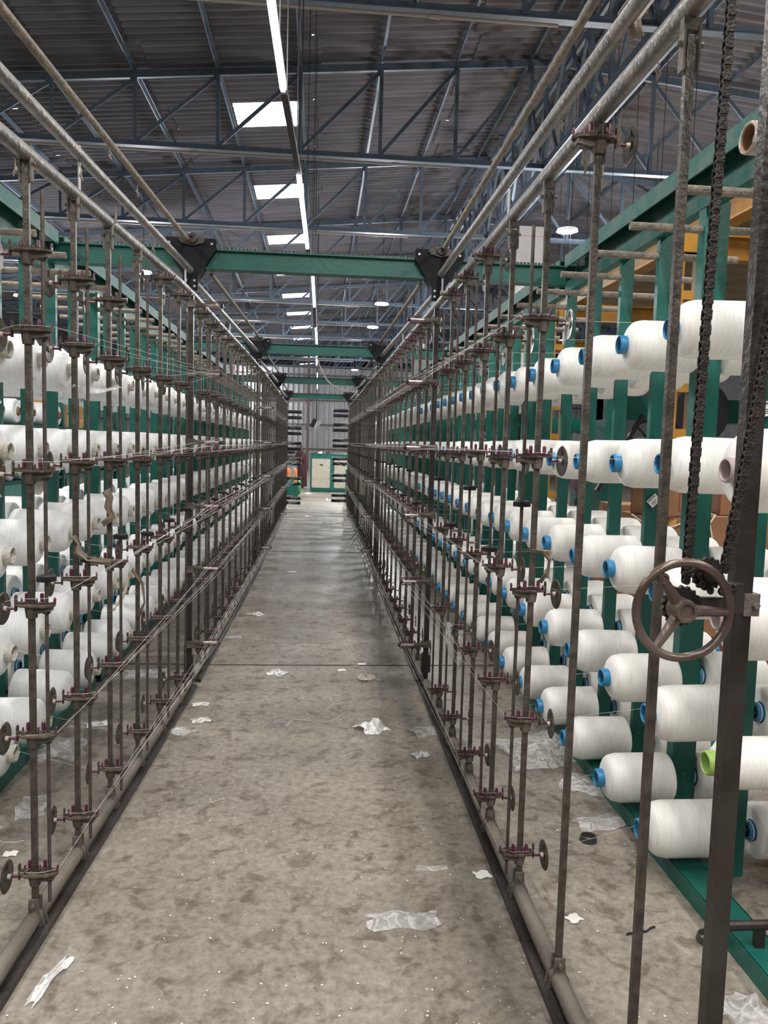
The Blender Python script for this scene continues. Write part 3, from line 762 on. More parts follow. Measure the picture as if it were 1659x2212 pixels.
# ---------------------------------------------------------------- handwheel, chains
t=thing('handwheel','worn three spoked handwheel on the right end post','handwheel',(.612,1.225,1.357))
m=MB(); m.torus((0,0,0),(0,1,0),.0812,.0076,48,10); m.build('rim','wheel',t,sharp=60)
for a in (PI*.70,PI*1.31,-.04):
    m=MB(); d=Vector((math.cos(a),0,math.sin(a))); m.path([d*.012+Vector((0,.004,0)),d*.079],.009,10,True,[.011,.0065]); m.build('spoke','wheel',t)
m=MB(); m.lathe([(-.012,0),(-.012,.012),(-.016,.013),(-.016,.018),(-.008,.020),(.02,.021),(.02,0)],(0,0,0),(0,1,0),24); m.build('hub','wheel',t)
m=MB(); d=Vector((math.cos(PI*.70),0,math.sin(PI*.70)))*.066; m.torus((d.x,-.004,d.z),(0,1,0),.0075,.003,14,6); m.build('handle_eye','wheel',t)
m=MB(); m.tube((0,.02,0),(0,.07,0),.009,10); m.build('axle','rust',t)
def sprocket(t,name,o,R,n=18,d=.005,mt='rust'):
    prof=[]
    for j in range(2*n):
        th=PI*j/n; r_=R if j%2 else R*.86; prof.append((o[0]+r_*math.cos(th),o[2]+r_*math.sin(th)))
    m=MB(); m.prism(prof,lambda a,b,c:(a,c,b),o[1]-d,o[1]+d); m.lathe([(-.014,0),(-.014,R*.45),(.01,R*.45),(.01,0)],o,(0,1,0),16); m.build(name,mt,t)
sprocket(t,'sprocket',(.014,.038,.0),.036)
t=thing('chain_drive','greasy sprockets and housing bolted beside the rusty end post','drive',(.69,1.262,1.392))
sprocket(t,'sprocket',(-.02,0,.022),.030,16); 
m=MB(); m.box(-.075,.05,.0,.010,-.045,-.02); m.box(.02,.045,-.008,.014,-.045,.005); m.build('mount','rust',t)
m=MB()
for k in range(9): 
    a=k*.7; m.torus((-.02+.025*math.cos(a)+.004*k-.01,-.01,.012+.02*math.sin(a)),(.4*math.cos(a),1,.3*math.sin(a)),.0045,.0035,8,5)
m.build('chain_bunch','chain',t)
def chain(p,q,lab):
    p=Vector(p);q=Vector(q);L=(q-p).length;n=int(L/.0127);d=(q-p).normalized();t_=Vector((0,1,0));side=d.cross(t_).normalized()
    t=thing('roller_chain',lab,'chain',(0,0,0),0,'roller chains at the right end post')
    a=MB();b=MB()
    for k in range(n):
        c=p+d*(k+.5)*.0127; w=.010 if k%2 else .0075
        for e in (-1,1): a.bar(c-d*.0078+t_*e*w/1.6,c+d*.0078+t_*e*w/1.6,.0115+.0015*(k%2),.0022,tuple(t_))
        b.path([c-d*.00635-t_*.006,c-d*.00635+t_*.006],.0058,8)
    a.build('link_plates','chain',t); b.build('rollers','chain',t)
chain((.632,1.262,1.40),(.655,1.262,2.75),'greasy roller chain rising behind the handwheel')
chain((.700,1.262,1.42),(.800,1.262,2.2),'greasy roller chain in front of the rusty end post')
m=MB(); m.tube((1.31,2.2,.14),(1.85,2.2,.14),.016,10); m.box(1.40,1.43,2.19,2.21,.066,.13); tag(m.build('stub_pipe','rust'),'brown stub pipe across the right floor channel at the frame edge','pipe')
# ---------------------------------------------------------------- dangling lint and rags
def rag(name,lab,cat,pts,w,mt,seed=0):
    rg=random.Random(seed); m=MB(); vs=[];fs=[];n=len(pts);cols=5
    for i,p in enumerate(pts):
        p=Vector(p)
        d=(Vector(pts[min(i+1,n-1)])-Vector(pts[max(i-1,0)])); side=d.cross(Vector((0,1,0)))
        side=side.normalized() if side.length>1e-4 else Vector((1,0,0)); ww=w*(.55+.6*rg.random())
        for c in range(cols):
            u=c/(cols-1)-.5; vs.append(p+side*ww*u+Vector((0,rg.uniform(-.35,.35)*w,0)))
    for i in range(n-1):
        for c in range(cols-1): fs.append((i*cols+c,i*cols+c+1,(i+1)*cols+c+1,(i+1)*cols+c))
    m.add(vs,fs); o=m.build(name,mt,sharp=80); sm=o.modifiers.new('thick','SOLIDIFY'); sm.thickness=.0015
    return tag(o,lab,cat)
def arc(p,q,sag,n=7): 
    p=Vector(p);q=Vector(q); return [tuple(p.lerp(q,i/(n-1))-Vector((0,0,sag*4*(i/(n-1))*(1-i/(n-1))))) for i in range(n)]
rag('plastic_strip','twisted clear film strip tied between the second and third left guide posts','plastic strip',arc((XL(2.88),2.86,1.80),(XL(3.29)+.045,3.27,1.83),.02),.022,'film',1)
rag('cloth_rag','brown rag knotted round the third left guide post below the third tensioner row','rag',[(XL(3.29)-.01,3.27,1.40),(XL(3.29)+.01,3.265,1.37),(XL(3.29),3.265,1.33),(XL(3.29)+.02,3.27,1.29),(XL(3.29)-.02,3.26,1.26)],.035,'rag',2)
rag('cloth_rag','brown rag bundled above the fourth row tensioner of the second left guide post','rag',[(XL(2.88)+.0,2.865,1.26),(XL(2.88)+.02,2.86,1.23),(XL(2.88)+.01,2.86,1.20),(XL(2.88)+.05,2.86,1.17),(XL(2.88)+.13,2.86,1.165)],.03,'rag',3)
rag('cloth_rag','long pale ribbon hanging between the third and fourth left guide posts','rag',arc((XL(3.29),3.28,.89),(XL(3.73)-.02,3.70,1.0),.05)+[(XL(3.73)+.03,3.7,.93),(XL(3.73)+.04,3.7,.84),(XL(3.73)+.01,3.7,.77)],.017,'rag',4)
rag('plastic_strip','curled tape hanging on the third right guide post','plastic strip',[(.70,2.56,1.27),(.73,2.555,1.275),(.765,2.555,1.27),(.79,2.555,1.24),(.785,2.555,1.20),(.76,2.55,1.165)],.013,'rag',5)
rag('plastic_strip','clear film strip drooping from the fifth right guide post','plastic strip',[(.70,3.93,.70),(.69,3.93,.62),(.71,3.93,.54),(.74,3.93,.48),(.76,3.93,.57),(.76,3.93,.66)],.035,'film',6)
rag('paper_flag','torn cream paper flag stuck to the right overhead pipe','paper scrap',[(.75,1.98,2.70),(.765,1.98,2.69),(.78,1.98,2.665)],.05,'rag',7)
lint=[(.75,2.0,2.50,.10),(.78,2.2,2.52,.16),(.745,2.25,2.51,.10),(-.90,2.4,2.42,.05),(-.86,2.9,2.58,.06),(-.85,3.3,2.56,.08),(-.82,3.9,2.58,.07),(.74,1.75,2.50,.05),(.735,2.45,2.66,.05),(-.84,3.2,2.75,.05),(-.83,3.6,2.74,.06)]
for i,(x,y,z,l) in enumerate(lint):
    rg=random.Random(i); pts=[(x+rg.uniform(-.006,.006),y,z-l*k/6) for k in range(7)]
    m=MB().path(pts,.003,5,True,[.001,.0015,.002,.0045,.006,.004,.001])
    tag(m.build('lint_tuft','dust'),'lint tuft dangling from the %s overhead pipes, number %s along'%('right' if x>0 else 'left',ORD[sum(1 for q in lint[:i] if (q[0]>0)==(x>0))]),'lint','lint tufts on the pipes')
# ---------------------------------------------------------------- litter on the floor
def sheet(name,lab,cat,x,y,w,d,h,rot,mt,seed,nx=10,ny=7,group=None):
    rg=random.Random(seed); m=MB(); vs=[];fs=[]; c,sn=math.cos(rot),math.sin(rot)
    ph=[rg.uniform(0,6) for _ in range(6)]
    for i in range(nx+1):
        for j in range(ny+1):
            u=i/nx-.5; v=j/ny-.5; e=1-.22*math.sin(3*u*PI+ph[0])*math.cos(v*3+ph[1])
            px=u*w*(1+.10*math.sin(9*v+ph[2]))+rg.uniform(-.5,.5)*w/nx*.5; py=v*d*e+rg.uniform(-.5,.5)*d/ny*.5
            z=.003+h*max(0,(.5+.5*math.sin(7*u+ph[3])*math.cos(6*v+ph[4])))*(1-2*abs(v))*(.5+.7*rg.random())*(1-1.6*abs(u))**.0
            vs.append((x+px*c-py*sn,y+px*sn+py*c,max(.002,z)))
    for i in range(nx):
        for j in range(ny):
            a=i*(ny+1)+j; fs.append((a,a+ny+1,a+ny+2,a+1))
    m.add(vs,fs); return tag(m.build(name,mt,sharp=25),lab,cat,group)
LIT=[ # name,label,cat,x,y,w,d,h,rot,mat
('plastic_bag','crumpled clear plastic bag lying in the middle of the near aisle floor','plastic bag',.313,2.48,.23,.095,.03,.0,'film'),
('plastic_bag','thin clear plastic strip on the aisle floor behind the nearest bag','plastic bag',.458,2.80,.12,.035,.012,.0,'film'),
('plastic_bag','crumpled translucent bag standing up right of the aisle centre','plastic bag',.315,4.26,.15,.16,.075,.6,'filmw'),
('plastic_film','triangular clear film caught under the right floor pipe','plastic film',.625,4.21,.15,.14,.02,.35,'film'),
('plastic_film','white oval film scrap beside the left floor pipe','plastic film',-.70,4.68,.10,.07,.01,.1,'filmw'),
('plastic_film','folded white film scrap left of the aisle, below the oval scrap','plastic film',-.66,4.40,.10,.08,.02,.4,'filmw'),
('plastic_film','pale film lying against the left floor pipe','plastic film',-.735,4.22,.13,.10,.02,-.6,'film'),
('plastic_bag','small clear bag left of centre just past the floor joint','plastic bag',-.266,5.32,.12,.12,.03,-.5,'filmw'),
('paper_scrap','small white paper square right of the aisle centre line','paper scrap',.185,5.40,.055,.05,.002,.2,'paper'),
('paper_scrap','white paper tab beside the yarn tangle','paper scrap',.335,5.55,.06,.05,.01,.1,'paper'),
('plastic_film','white film curl on the aisle floor near the right pipe','plastic film',.553,3.88,.09,.07,.02,.5,'filmw'),
('plastic_bag','clear bag half way down the left side of the aisle','plastic bag',-.582,7.17,.10,.16,.02,1.1,'filmw'),
('plastic_film','flat film shred on the left beyond the clear bag','plastic film',-.68,6.32,.13,.07,.01,.1,'film'),
('plastic_film','long white film strip at the near left corner of the floor','plastic film',-.77,2.24,.035,.20,.02,-.25,'filmw'),
('paper_scrap','white paper square between the right posts and the floor channel','paper scrap',.909,2.468,.05,.045,.002,.5,'paper'),
('paper_scrap','torn white paper against the right floor pipe','paper scrap',.645,2.75,.06,.05,.004,.2,'paper'),
('plastic_bag','large heap of clear film under the right bobbins','plastic bag',1.18,3.92,.42,.40,.10,.3,'film'),
('plastic_bag','trailing clear film sheet in front of the film heap','plastic bag',1.36,3.50,.30,.22,.05,-.4,'film'),
('plastic_bag','spread clear film behind the olive ring','plastic bag',1.24,3.13,.20,.12,.03,.2,'film'),
('plastic_bag','clear plastic bag at the bottom right corner','plastic bag',1.25,2.0,.16,.14,.04,.5,'film'),
('paper_scrap','cream paper scrap outside the left floor pipe','paper scrap',-1.165,2.96,.05,.04,.004,.1,'paper'),
('plastic_film','clear film heap below the left bobbins, behind the nearest post','plastic film',-1.32,4.0,.25,.30,.06,.3,'film'),
('plastic_film','clear film sheet hanging over the floor below the lowest left bobbin','plastic film',-1.22,3.35,.12,.22,.03,.2,'film'),
('plastic_film','white film shred on the floor outside the left frame, beyond the fourth post','plastic film',-1.22,4.35,.14,.08,.02,.4,'filmw'),
('plastic_bag','crumpled film beyond the left frame near the fifth post','plastic bag',-1.15,5.3,.28,.22,.05,.2,'film'),
('paper_scrap','white flake on the far aisle floor, left','paper scrap',-.33,9.6,.10,.09,.01,.2,'paper'),
('plastic_film','white shred on the far aisle floor, centre','plastic film',.06,13.2,.18,.12,.02,.2,'filmw'),
('plastic_film','white shred on the far aisle floor, right','plastic film',.22,15.6,.18,.14,.02,.2,'filmw'),
('plastic_film','white shred in the far aisle nearer the left rollers','plastic film',-.25,17.0,.16,.12,.02,.2,'filmw'),
('plastic_bag','white film scrap at the foot of the beige panelled cabinet','plastic bag',-.36,24.6,.25,.2,.05,.2,'filmw'),
('plastic_bag','white film scrap below the right far rollers','plastic bag',.33,22.0,.30,.2,.05,.2,'filmw'),
]
for i,(n_,lab,cat,x,y,w_,d_,h_,r_,mt) in enumerate(LIT): sheet(n_,lab,cat,x,y,w_,d_,h_,r_,mt,i+20,12 if 'bag' in n_ else 7,8 if 'bag' in n_ else 5)
def squig(lab,x,y,L,amp,seed,r=.0016,name='yarn_scrap',cat='yarn scrap',mt='string'):
    rg=random.Random(seed); pts=[]; a=rg.uniform(0,6); px,py=x,y
    n=int(L/.008)
    for k in range(n):
        a+=rg.uniform(-amp,amp); px+=.008*math.cos(a); py+=.008*1.2*math.sin(a); pts.append((px,py,.003+.002*math.sin(k)))
    return tag(MB().path(pts,r,5).build(name,mt),lab,cat)
SQ=[('white yarn scrap looping left of the aisle past the floor joint',-.62,6.40,.35,.9),('yarn tail trailing from the small clear bag',-.21,5.22,.3,.8),
('curly yarn scrap just before the floor joint',-.03,6.05,.25,1.1),('long curved yarn scrap, left of the standing bag',-.16,4.28,.5,.5),
('short curly yarn scrap between the joint and the standing bag',.113,4.72,.2,1.0),('thin curly yarn scrap left of the standing bag',.185,4.70,.22,.7),
('yarn scrap on the floor outside the left posts',-1.14,3.05,.4,.7),('white yarn scrap beside the right floor pipe near the joint',.42,5.6,.35,.6),
('yarn scrap in the middle distance on the right of the aisle',.36,7.6,.5,.8),('yarn scrap in the middle distance at the aisle centre',.05,8.8,.4,.9),
('thin yarn scrap in the near aisle, left of centre',-.464,3.42,.12,1.2),('yarn scrap near the right pipe beside the triangular film',.50,4.25,.12,.4),
('dark frayed strip on the floor right of the posts',1.18,2.41,.13,.25)]
for i,(lab,x,y,L_,am) in enumerate(SQ):
    squig(lab,x,y,L_,am,i+5,.0016 if i<12 else .004,mt='string' if i<12 else 'black')
t=thing('yarn_tangle','round nest of tangled off white yarn right of the aisle centre','yarn tangle',(.347,5.215,0))
rg=random.Random(9); pts=[]
for k in range(420):
    a=k*.53+rg.uniform(-.3,.3); R=.055*math.sqrt(rg.random())+.01; pts.append((R*math.cos(a)*1.0,R*math.sin(a)*1.2,.004+.03*rg.random()*(1-R/.075)))
MB().path(pts,.0013,4).build('nest','string',t)
MB().path([(.04,-.02,.004),(.07,-.05,.003),(.10,-.05,.003),(.09,-.02,.003),(.05,.0,.004)],.0014,5).build('loop','string',t)
MB().path([(-.0,.05,.006),(.01,.12,.003),(-.01,.22,.003),(-.05,.30,.003),(-.10,.28,.003)],.0014,5).build('tail','string',t)
for i,(x,y,R,lab) in enumerate(((1.145,2.99,.033,'small olive rubber ring on the floor by the spread film'),(1.322,2.33,.036,'olive rubber ring beside the right green floor channel'))):
    tag(MB().lathe([(.001,R),(.001,R+.003),(.022,R-.001),(.022,R-.005),(.006,R-.006)],(x,y,0),(0,0,1),28,True).build('rubber_ring','ring'),lab,'ring')
sp=MB(); rg=random.Random(77)
for k in range(900):
    y=2.0+rg.random()**2*16; x=rg.uniform(-.72,.70) if rg.random()<.72 else rg.choice((-1,1))*rg.uniform(.8,1.35)
    a=rg.uniform(0,6); e=rg.uniform(.0012,.0035)*(1+y*.08); c,sn=math.cos(a)*e,math.sin(a)*e*1.4
    sp.add([(x+c,y+sn,.002),(x-sn,y+c,.002),(x-c,y-sn,.002),(x+sn,y-c,.0035)],[(0,1,2,3)])
tag(sp.build('lint_specks','string'),'fine pale lint specks scattered over the aisle floor','lint',kind='stuff')
# ---------------------------------------------------------------- far end: cabinet, machine, people
t=thing('machine_cabinet','green cabinet with beige front panels at the far end of the aisle','cabinet',(-.32,25.6,0))
m=MB(); m.box(0,1.45,0,.6,.05,1.25); m.box(-.01,1.46,-.01,.61,1.25,1.275); m.box(.04,1.4,.03,.57,0,.05); m.build('body','green',t)
def rrect(x0,x1,z0,z1,r=.04):
    P=[]
    for cx_,cz_,a0 in ((x1-r,z1-r,0),(x0+r,z1-r,PI/2),(x0+r,z0+r,PI),(x1-r,z0+r,1.5*PI)):
        for k in range(5): P.append((cx_+r*math.cos(a0+k*PI/8),cz_+r*math.sin(a0+k*PI/8)))
    return P
for x0,x1 in ((.06,.66),(.80,1.40)):
    d=MB().prism(rrect(x0,x1,.14,1.10),lambda a,b,c:(a,c,b),-.018,0).build('front_panel','beige',t)
    m=MB(); m.box(x0+.26,x0+.36,-.024,-.018,.88,.92); m.build('slot','black',d)
    for bx,bz in ((x0+.05,.82),(x1-.05,.82),(x0+.05,.45),(x1-.05,.45),(x0+.15,1.05),(x1-.15,1.05)):
        MB().lathe([(-.024,0),(-.024,.012),(-.018,.012)],(bx,0,bz),(0,1,0),8).build('screw','rust',d)
for k,(x,c_) in enumerate(((-.25,'rust'),(-.05,'white'),(.2,'rust'))):
    m=MB(); m.box(x,x+.12,25.7,25.85,1.275,1.275+.03+.02*k); m.tube((x+.02,25.75,1.30),(x+.1,25.8,1.34),.012,6); tag(m.build('tool_part','%s'%c_),'small loose machine part on top of the cabinet, %s from the left'%ORD[k],'machine part','parts on the cabinet')
t=thing('winding_machine','green machine with a bright green disc behind the left rollers','machine',(-1.35,22.2,0))
m=MB(); m.box(0,.74,0,1.2,.1,.42); m.box(.05,.6,.1,1.1,.42,.62); m.box(0,.1,0,.1,0,.1); m.box(.6,.7,0,.1,0,.1); m.box(0,.1,1.1,1.2,0,.1); m.box(.6,.7,1.1,1.2,0,.1); m.build('body','green',t)
m=MB(); m.lathe([(0,0),(0,.21),(.03,.215),(.06,.20),(.06,0)],(.74,.2,.33),(1,0,0),24); m.build('disc_guard','leaf',t)
m=MB(); m.box(.5,.6,.5,.6,.62,1.5); m.build('stand','lightmetal',t)
m=MB(); m.tube((.0,.3,1.15),(.62,.3,1.15),.09,12); m.tube((.0,.3,1.35),(.62,.3,1.35),.06,12); m.build('drums','black',t)
t=thing('winding_machine','green machine housing behind the right far rollers','machine',(.74,21.5,0))
m=MB(); m.box(0,.6,0,.8,.0,.9); m.box(.05,.35,.1,.7,.9,1.5); m.build('body','green',t); MB().box(.05,.55,-.015,0,.2,.8).build('front_panel','beige',t)
# corner light tape item hung in the aisle
t=thing('socket_box','white and black socket box hanging tilted on a cord over the far aisle','socket box',(-.09,16.0,2.0))
m=MB(); c,sn=math.cos(-.42),math.sin(-.42); R=lambda a,b,d:(a*c-b*sn,d,a*sn+b*c)
MB().prism([(-.02,-.09),(.07,-.09),(.07,.09),(-.02,.09)],R,-.04,.04).build('case','white',t)
MB().prism([(-.11,-.09),(-.02,-.09),(-.02,.09),(-.11,.09)],R,-.04,.04).build('dark_half','black',t)
MB().prism([(.02,-.05),(.06,-.05),(.06,.05),(.02,.05)],R,-.046,-.04).build('sockets','lightmetal',t)
MB().tube((0,0,.08),(-.03,.15,1.97),.008,6).build('cord','black',t)
cp=[(-.14,14.5,3.45),(-.14,14.5,3.35),(-.02,14.2,2.98),(.15,13.8,2.68),(.42,13.2,2.52),(.62,11.9,2.53),(.70,10.4,2.66),(.72,9.6,2.80),(.72,9.6,2.82)]; cq=[]
for i in range(1,len(cp)-2):
    for k in range(8):
        u=k/8; a_,b_,c_,d_=[Vector(v) for v in cp[i-1:i+3]]
        cq.append(.5*((2*b_)+(c_-a_)*u+(2*a_-5*b_+4*c_-d_)*u*u+(3*b_-a_-3*c_+d_)*u**3))
m=MB().path(cq,.012,6)
tag(m.build('hanging_cable','conduit'),'sagging cream cable from the overhead battens to the right bearing plates','cable')
# people
def person(name,lab,joints,edges,parts,rot=0,loc=(0,0,0)):
    t=thing(name,lab,'person',loc,rot)
    me=bpy.data.meshes.new('body'); me.from_pydata([j[:3] for j in joints],edges,[]); o=bpy.data.objects.new('body',me); C.objects.link(o); o.parent=t
    sk=o.modifiers.new('skin','SKIN'); 
    for i,j in enumerate(joints): me.skin_vertices[0].data[i].radius=(j[3],j[3] if len(j)<5 else j[4])
    me.skin_vertices[0].data[0].use_root=True
    o.modifiers.new('sub','SUBSURF').levels=2; o.modifiers['sub'].render_levels=2
    me.materials.append(Mt[parts]); return t,o
def head(t,o,turn=0,hair=True,cap=False):
    hx,hy,hz=o
    m=MB(); R=.095
    vs=[];fs=[];nu,nv=18,14
    for i in range(nv+1):
        ph=PI*i/nv
        for j in range(nu):
            th=2*PI*j/nu; x=math.sin(ph)*math.cos(th)*.078; y=math.sin(ph)*math.sin(th)*.095; z=math.cos(ph)*.118
            if z<0: x*=1+z*2.2; y*=1+z*1.4
            if y<-.06 and abs(x)<.02 and -.03<z<.02: y-=.022
            if y<-.05 and abs(abs(x)-.032)<.02 and 0<z<.035: y+=.010
            vs.append((hx+x,hy+y,hz+z))
    for i in range(nv):
        for j in range(nu): fs.append((i*nu+j,(i+1)*nu+j,(i+1)*nu+(j+1)%nu,i*nu+(j+1)%nu))
    m.add(vs,fs)
    for e in (-1,1): m.torus((hx+e*.08,hy+.005,hz-.005),(1,0,0),.018,.008,10,6)
    m.build('head','skin',t,sharp=None)
    m=MB(); vs=[];fs=[]
    for i in range(9):
        ph=PI*.60*i/8
        for j in range(nu):
            th=2*PI*j/nu; k=1.12; cut=1 if math.sin(th)>-.3 else max(0,.62)
            p2=ph*cut; vs.append((hx+math.sin(p2)*math.cos(th)*.086,hy+math.sin(p2)*math.sin(th)*.104+.006,hz+math.cos(p2)*.128))
    for i in range(8):
        for j in range(nu): fs.append((i*nu+j,(i+1)*nu+j,(i+1)*nu+(j+1)%nu,i*nu+(j+1)%nu))
    m.add(vs,fs); m.build('hair','hair',t,sharp=None)
def hand(t,w,d,up=(0,0,1),side=1):
    w=Vector(w);d=Vector(d).normalized();u=Vector(up);a=d.cross(u).normalized();m=MB()
    m.path([w,w+d*.04,w+d*.085],.03,8,True,[.022,.036,.034])
    for k in range(4):
        b=w+d*.08+a*(-.026+.0175*k); L=[.062,.072,.068,.052][k]; m.path([b,b+d*L*.5-u*.006,b+d*L-u*.022],.009,6,True,[.0095,.009,.007])
    b=w+d*.03+a*.03*side; m.path([b,b+a*side*.025+d*.025,b+a*side*.03+d*.055-u*.01],.01,6,True,[.012,.011,.008])
    m.build('hand','skin',t)
# woman in a maroon wrap standing stooped over the left machine
J=[(0,0,.80,.13,.12),(0,.02,.98,.13,.11),(0,-.02,1.15,.16,.11),(0,-.08,1.28,.13,.09),(0,-.11,1.35,.045,.045),
   (.09,0,.76,.10,.10),(.10,.02,.42,.065,.07),(.10,.04,.08,.045,.05),(.10,-.08,.03,.04,.025),
   (-.09,0,.76,.10,.10),(-.10,.0,.42,.065,.07),(-.10,.03,.08,.045,.05),(-.10,-.09,.03,.04,.025),
   (.17,-.07,1.25,.055,.055),(.22,-.15,1.03,.042,.042),(.16,-.34,.93,.030,.030),(-.17,-.07,1.25,.055,.055),(-.22,-.17,1.03,.042,.042),(-.14,-.36,.95,.030,.030)]
E=[(0,1),(1,2),(2,3),(3,4),(0,5),(5,6),(6,7),(7,8),(0,9),(9,10),(10,11),(11,12),(3,13),(13,14),(14,15),(3,16),(16,17),(17,18)]
t,o=person('person','person in a dark maroon wrap stooping over the left machine at the aisle end',J,E,'skin',rot=-1.0,loc=(-.63,27.6,0))
head(t,(0,-.14,1.46)); hand(t,(.16,-.34,.93),(-.1,-1,-.2)); hand(t,(-.14,-.36,.95),(.1,-1,-.2),side=-1)
m=MB(); P=[(.06,.235,.17),(.30,.20,.16),(.60,.19,.165),(.86,.185,.165),(1.02,.165,.145),(1.16,.20,.14),(1.27,.175,.12),(1.35,.08,.08)]; vs=[];fs=[];n=20
for z,a,b in P:
    for k in range(n):
        th=2*PI*k/n; w=1+.05*math.sin(7*th); yo=-.09*max(0,(z-.95)/.4)
        vs.append((a*w*math.cos(th),b*w*math.sin(th)+yo,z))
for i in range(len(P)-1):
    for k in range(n): fs.append((i*n+k,i*n+(k+1)%n,(i+1)*n+(k+1)%n,(i+1)*n+k))
m.add(vs,fs); m.build('wrap_dress','maroon',t,sharp=None)
for sx in (1,-1): MB().path([(sx*.13,-.07,1.29),(sx*.19,-.08,1.22),(sx*.22,-.14,1.06),(sx*.20,-.22,1.0)],.06,10,True,[.06,.066,.056,.05]).build('sleeve','maroon',t,sharp=None)
# second worker at the right
J2=[(a,b*(.3 if i in (14,15,17,18) else 1),c*1.1,*r) for i,(a,b,c,*r) in enumerate(J)]
t,o=person('person','person half hidden behind the right far machine, dark hair and red top',J2,E,'skin',rot=.6,loc=(1.15,26.8,0))
head(t,(0,-.13,1.60)); hand(t,(.16,-.10,1.02),(0,-.3,-1),(0,1,0)); hand(t,(-.14,-.10,1.04),(0,-.3,-1),(0,1,0),side=-1)
m=MB(); vs=[];fs=[]; P=[(.85,.19,.17),(1.05,.175,.155),(1.26,.215,.15),(1.40,.18,.12),(1.49,.075,.075)]
for z,a,b in P:
    for k in range(n):
        th=2*PI*k/n; vs.append((a*math.cos(th),b*math.sin(th)-.09*max(0,(z-1.05)/.4),z))
for i in range(len(P)-1):
    for k in range(n): fs.append((i*n+k,i*n+(k+1)%n,(i+1)*n+(k+1)%n,(i+1)*n+k))
m.add(vs,fs); m.build('shirt','redink',t,sharp=None)
for sx in (1,-1):
    MB().path([(sx*.13,-.07,1.42),(sx*.19,-.07,1.36),(sx*.22,-.06,1.16)],.06,10,True,[.06,.066,.056]).build('sleeve','redink',t,sharp=None)
    MB().path([(sx*.08,0,.92),(sx*.10,.01,.5),(sx*.10,.03,.1)],.1,12,True,[.125,.09,.075]).build('trouser_leg','navy',t,sharp=None)
# orange cloths by the woman
for i,(x,y) in enumerate(((-1.0,24.1),(-.80,24.3))):
    m=MB(); m.lathe([(0,0),(.0,.085),(.06,.10),(.13,.085),(.16,.03),(.16,0)],(x,y,.66),(0,0,1),10)
    m.box(x-.1,x+.1,y-.1,y+.1,0.0,.655)
    tag(m.build('cloth_bundle','orange'),'orange cloth bundle beside the stooping person, %s'%('left one' if i==0 else 'right one'),'cloth')
# ---------------------------------------------------------------- right background: platform, machines, cartons
t=thing('mezzanine_frame','ochre steel platform frame beyond the right rack','platform',(0,0,0))
def ibeam(m,p,q,h,w):
    p=Vector(p);q=Vector(q); m.bar(p+Vector((0,0,h/2)),q+Vector((0,0,h/2)),w,.014); m.bar(p-Vector((0,0,h/2)),q-Vector((0,0,h/2)),w,.014); m.bar(p,q,.012,h)
m=MB(); ibeam(m,(3.62,4.2,3.80),(3.62,13.2,3.83),.26,.14); m.build('long_beam','yellow',t)
m=MB(); ibeam(m,(3.0,4.2,3.42),(3.0,13.2,3.45),.20,.14); m.build('long_beam','yellow',t)
for y in (6.1,9.2,12.3):
    m=MB(); ibeam(m,(3.0,y,3.26),(7.2,y,3.26),.18,.12); m.build('cross_member','yellow',t)
m=MB(); m.box(3.3,7.4,4.2,13.2,3.94,3.98); m.build('deck','deck',t)
for y in (6.0,9.3,12.6):
    m=MB()
    for dx in (-.075,.075): m.box(2.87+dx-.02,2.87+dx+.02,y-.05,y+.05,0,3.18)
    z=.3
    while z<3.2: m.box(2.80,2.94,y-.052,y+.052,z,z+.07); z+=.36
    m.box(2.74,3.0,y-.08,y+.08,3.18,3.32); m.build('battened_post','yellow',t)
for y in (5.2,7.0,8.8,10.6):
    m=MB(); m.box(3.02,3.10,y,y+.05,3.52,3.72); m.build('stub','yellow',t)
def loom(x,y,lab):
    t=thing('loom','x','machine',(x,y,0)); tag(t,lab,'machine')
    m=MB(); m.box(0,.12,0,.5,0,2.2); m.box(2.2,2.32,0,.5,0,2.2); m.box(0,2.32,.1,.4,1.95,2.2); m.box(0,2.32,.0,.12,1.32,1.42); m.box(.0,2.32,.38,.5,.2,.34); m.box(.9,1.02,.05,.2,1.0,2.0); m.build('frame','green',t)
    m=MB(); m.torus((.45,-.05,1.75),(0,1,0),.2,.02,24,6); m.torus((1.6,-.05,1.55),(0,1,0),.16,.018,24,6)
    for k in range(4):
        a=k*PI/4; m.bar((.45-.19*math.cos(a),-.05,1.75-.19*math.sin(a)),(.45+.19*math.cos(a),-.05,1.75+.19*math.sin(a)),.02,.02)
    m.tube((.45,-.06,1.75),(.45,.2,1.75),.03,10); m.tube((1.6,-.06,1.55),(1.6,.2,1.55),.03,10); m.build('pulley','black',t)
    m=MB(); m.tube((.1,.0,1.45),(2.25,.0,1.45),.06,12); m.tube((.1,-.02,1.28),(2.25,-.02,1.28),.03,10); m.build('roller','lightmetal',t)
    m=MB(); m.bar((-.1,-.1,1.2),(.35,-.1,2.0),.04,.04); m.bar((1.9,-.1,1.2),(1.5,-.1,2.1),.04,.04); m.tube((1.15,-.05,1.2),(1.15,-.05,2.1),.012,6); m.build('arm','black',t)
    m=MB(); m.lathe([(0,.05),(0,.30),(.05,.33),(.09,.30),(.09,.05)],(.98,-.12,2.05),(0,1,0),24); m.build('belt_guard','black',t)
    m=MB(); m.box(.2,2.1,.05,.45,.34,.50); m.build('cloth_box','chrome',t)
loom(2.98,7.9,'green loom with black pulleys behind the right rack, nearer one'); loom(5.3,8.3,'green loom behind the right rack, right of the nearer one'); loom(2.6,13.9,'green loom behind the right rack, far one')
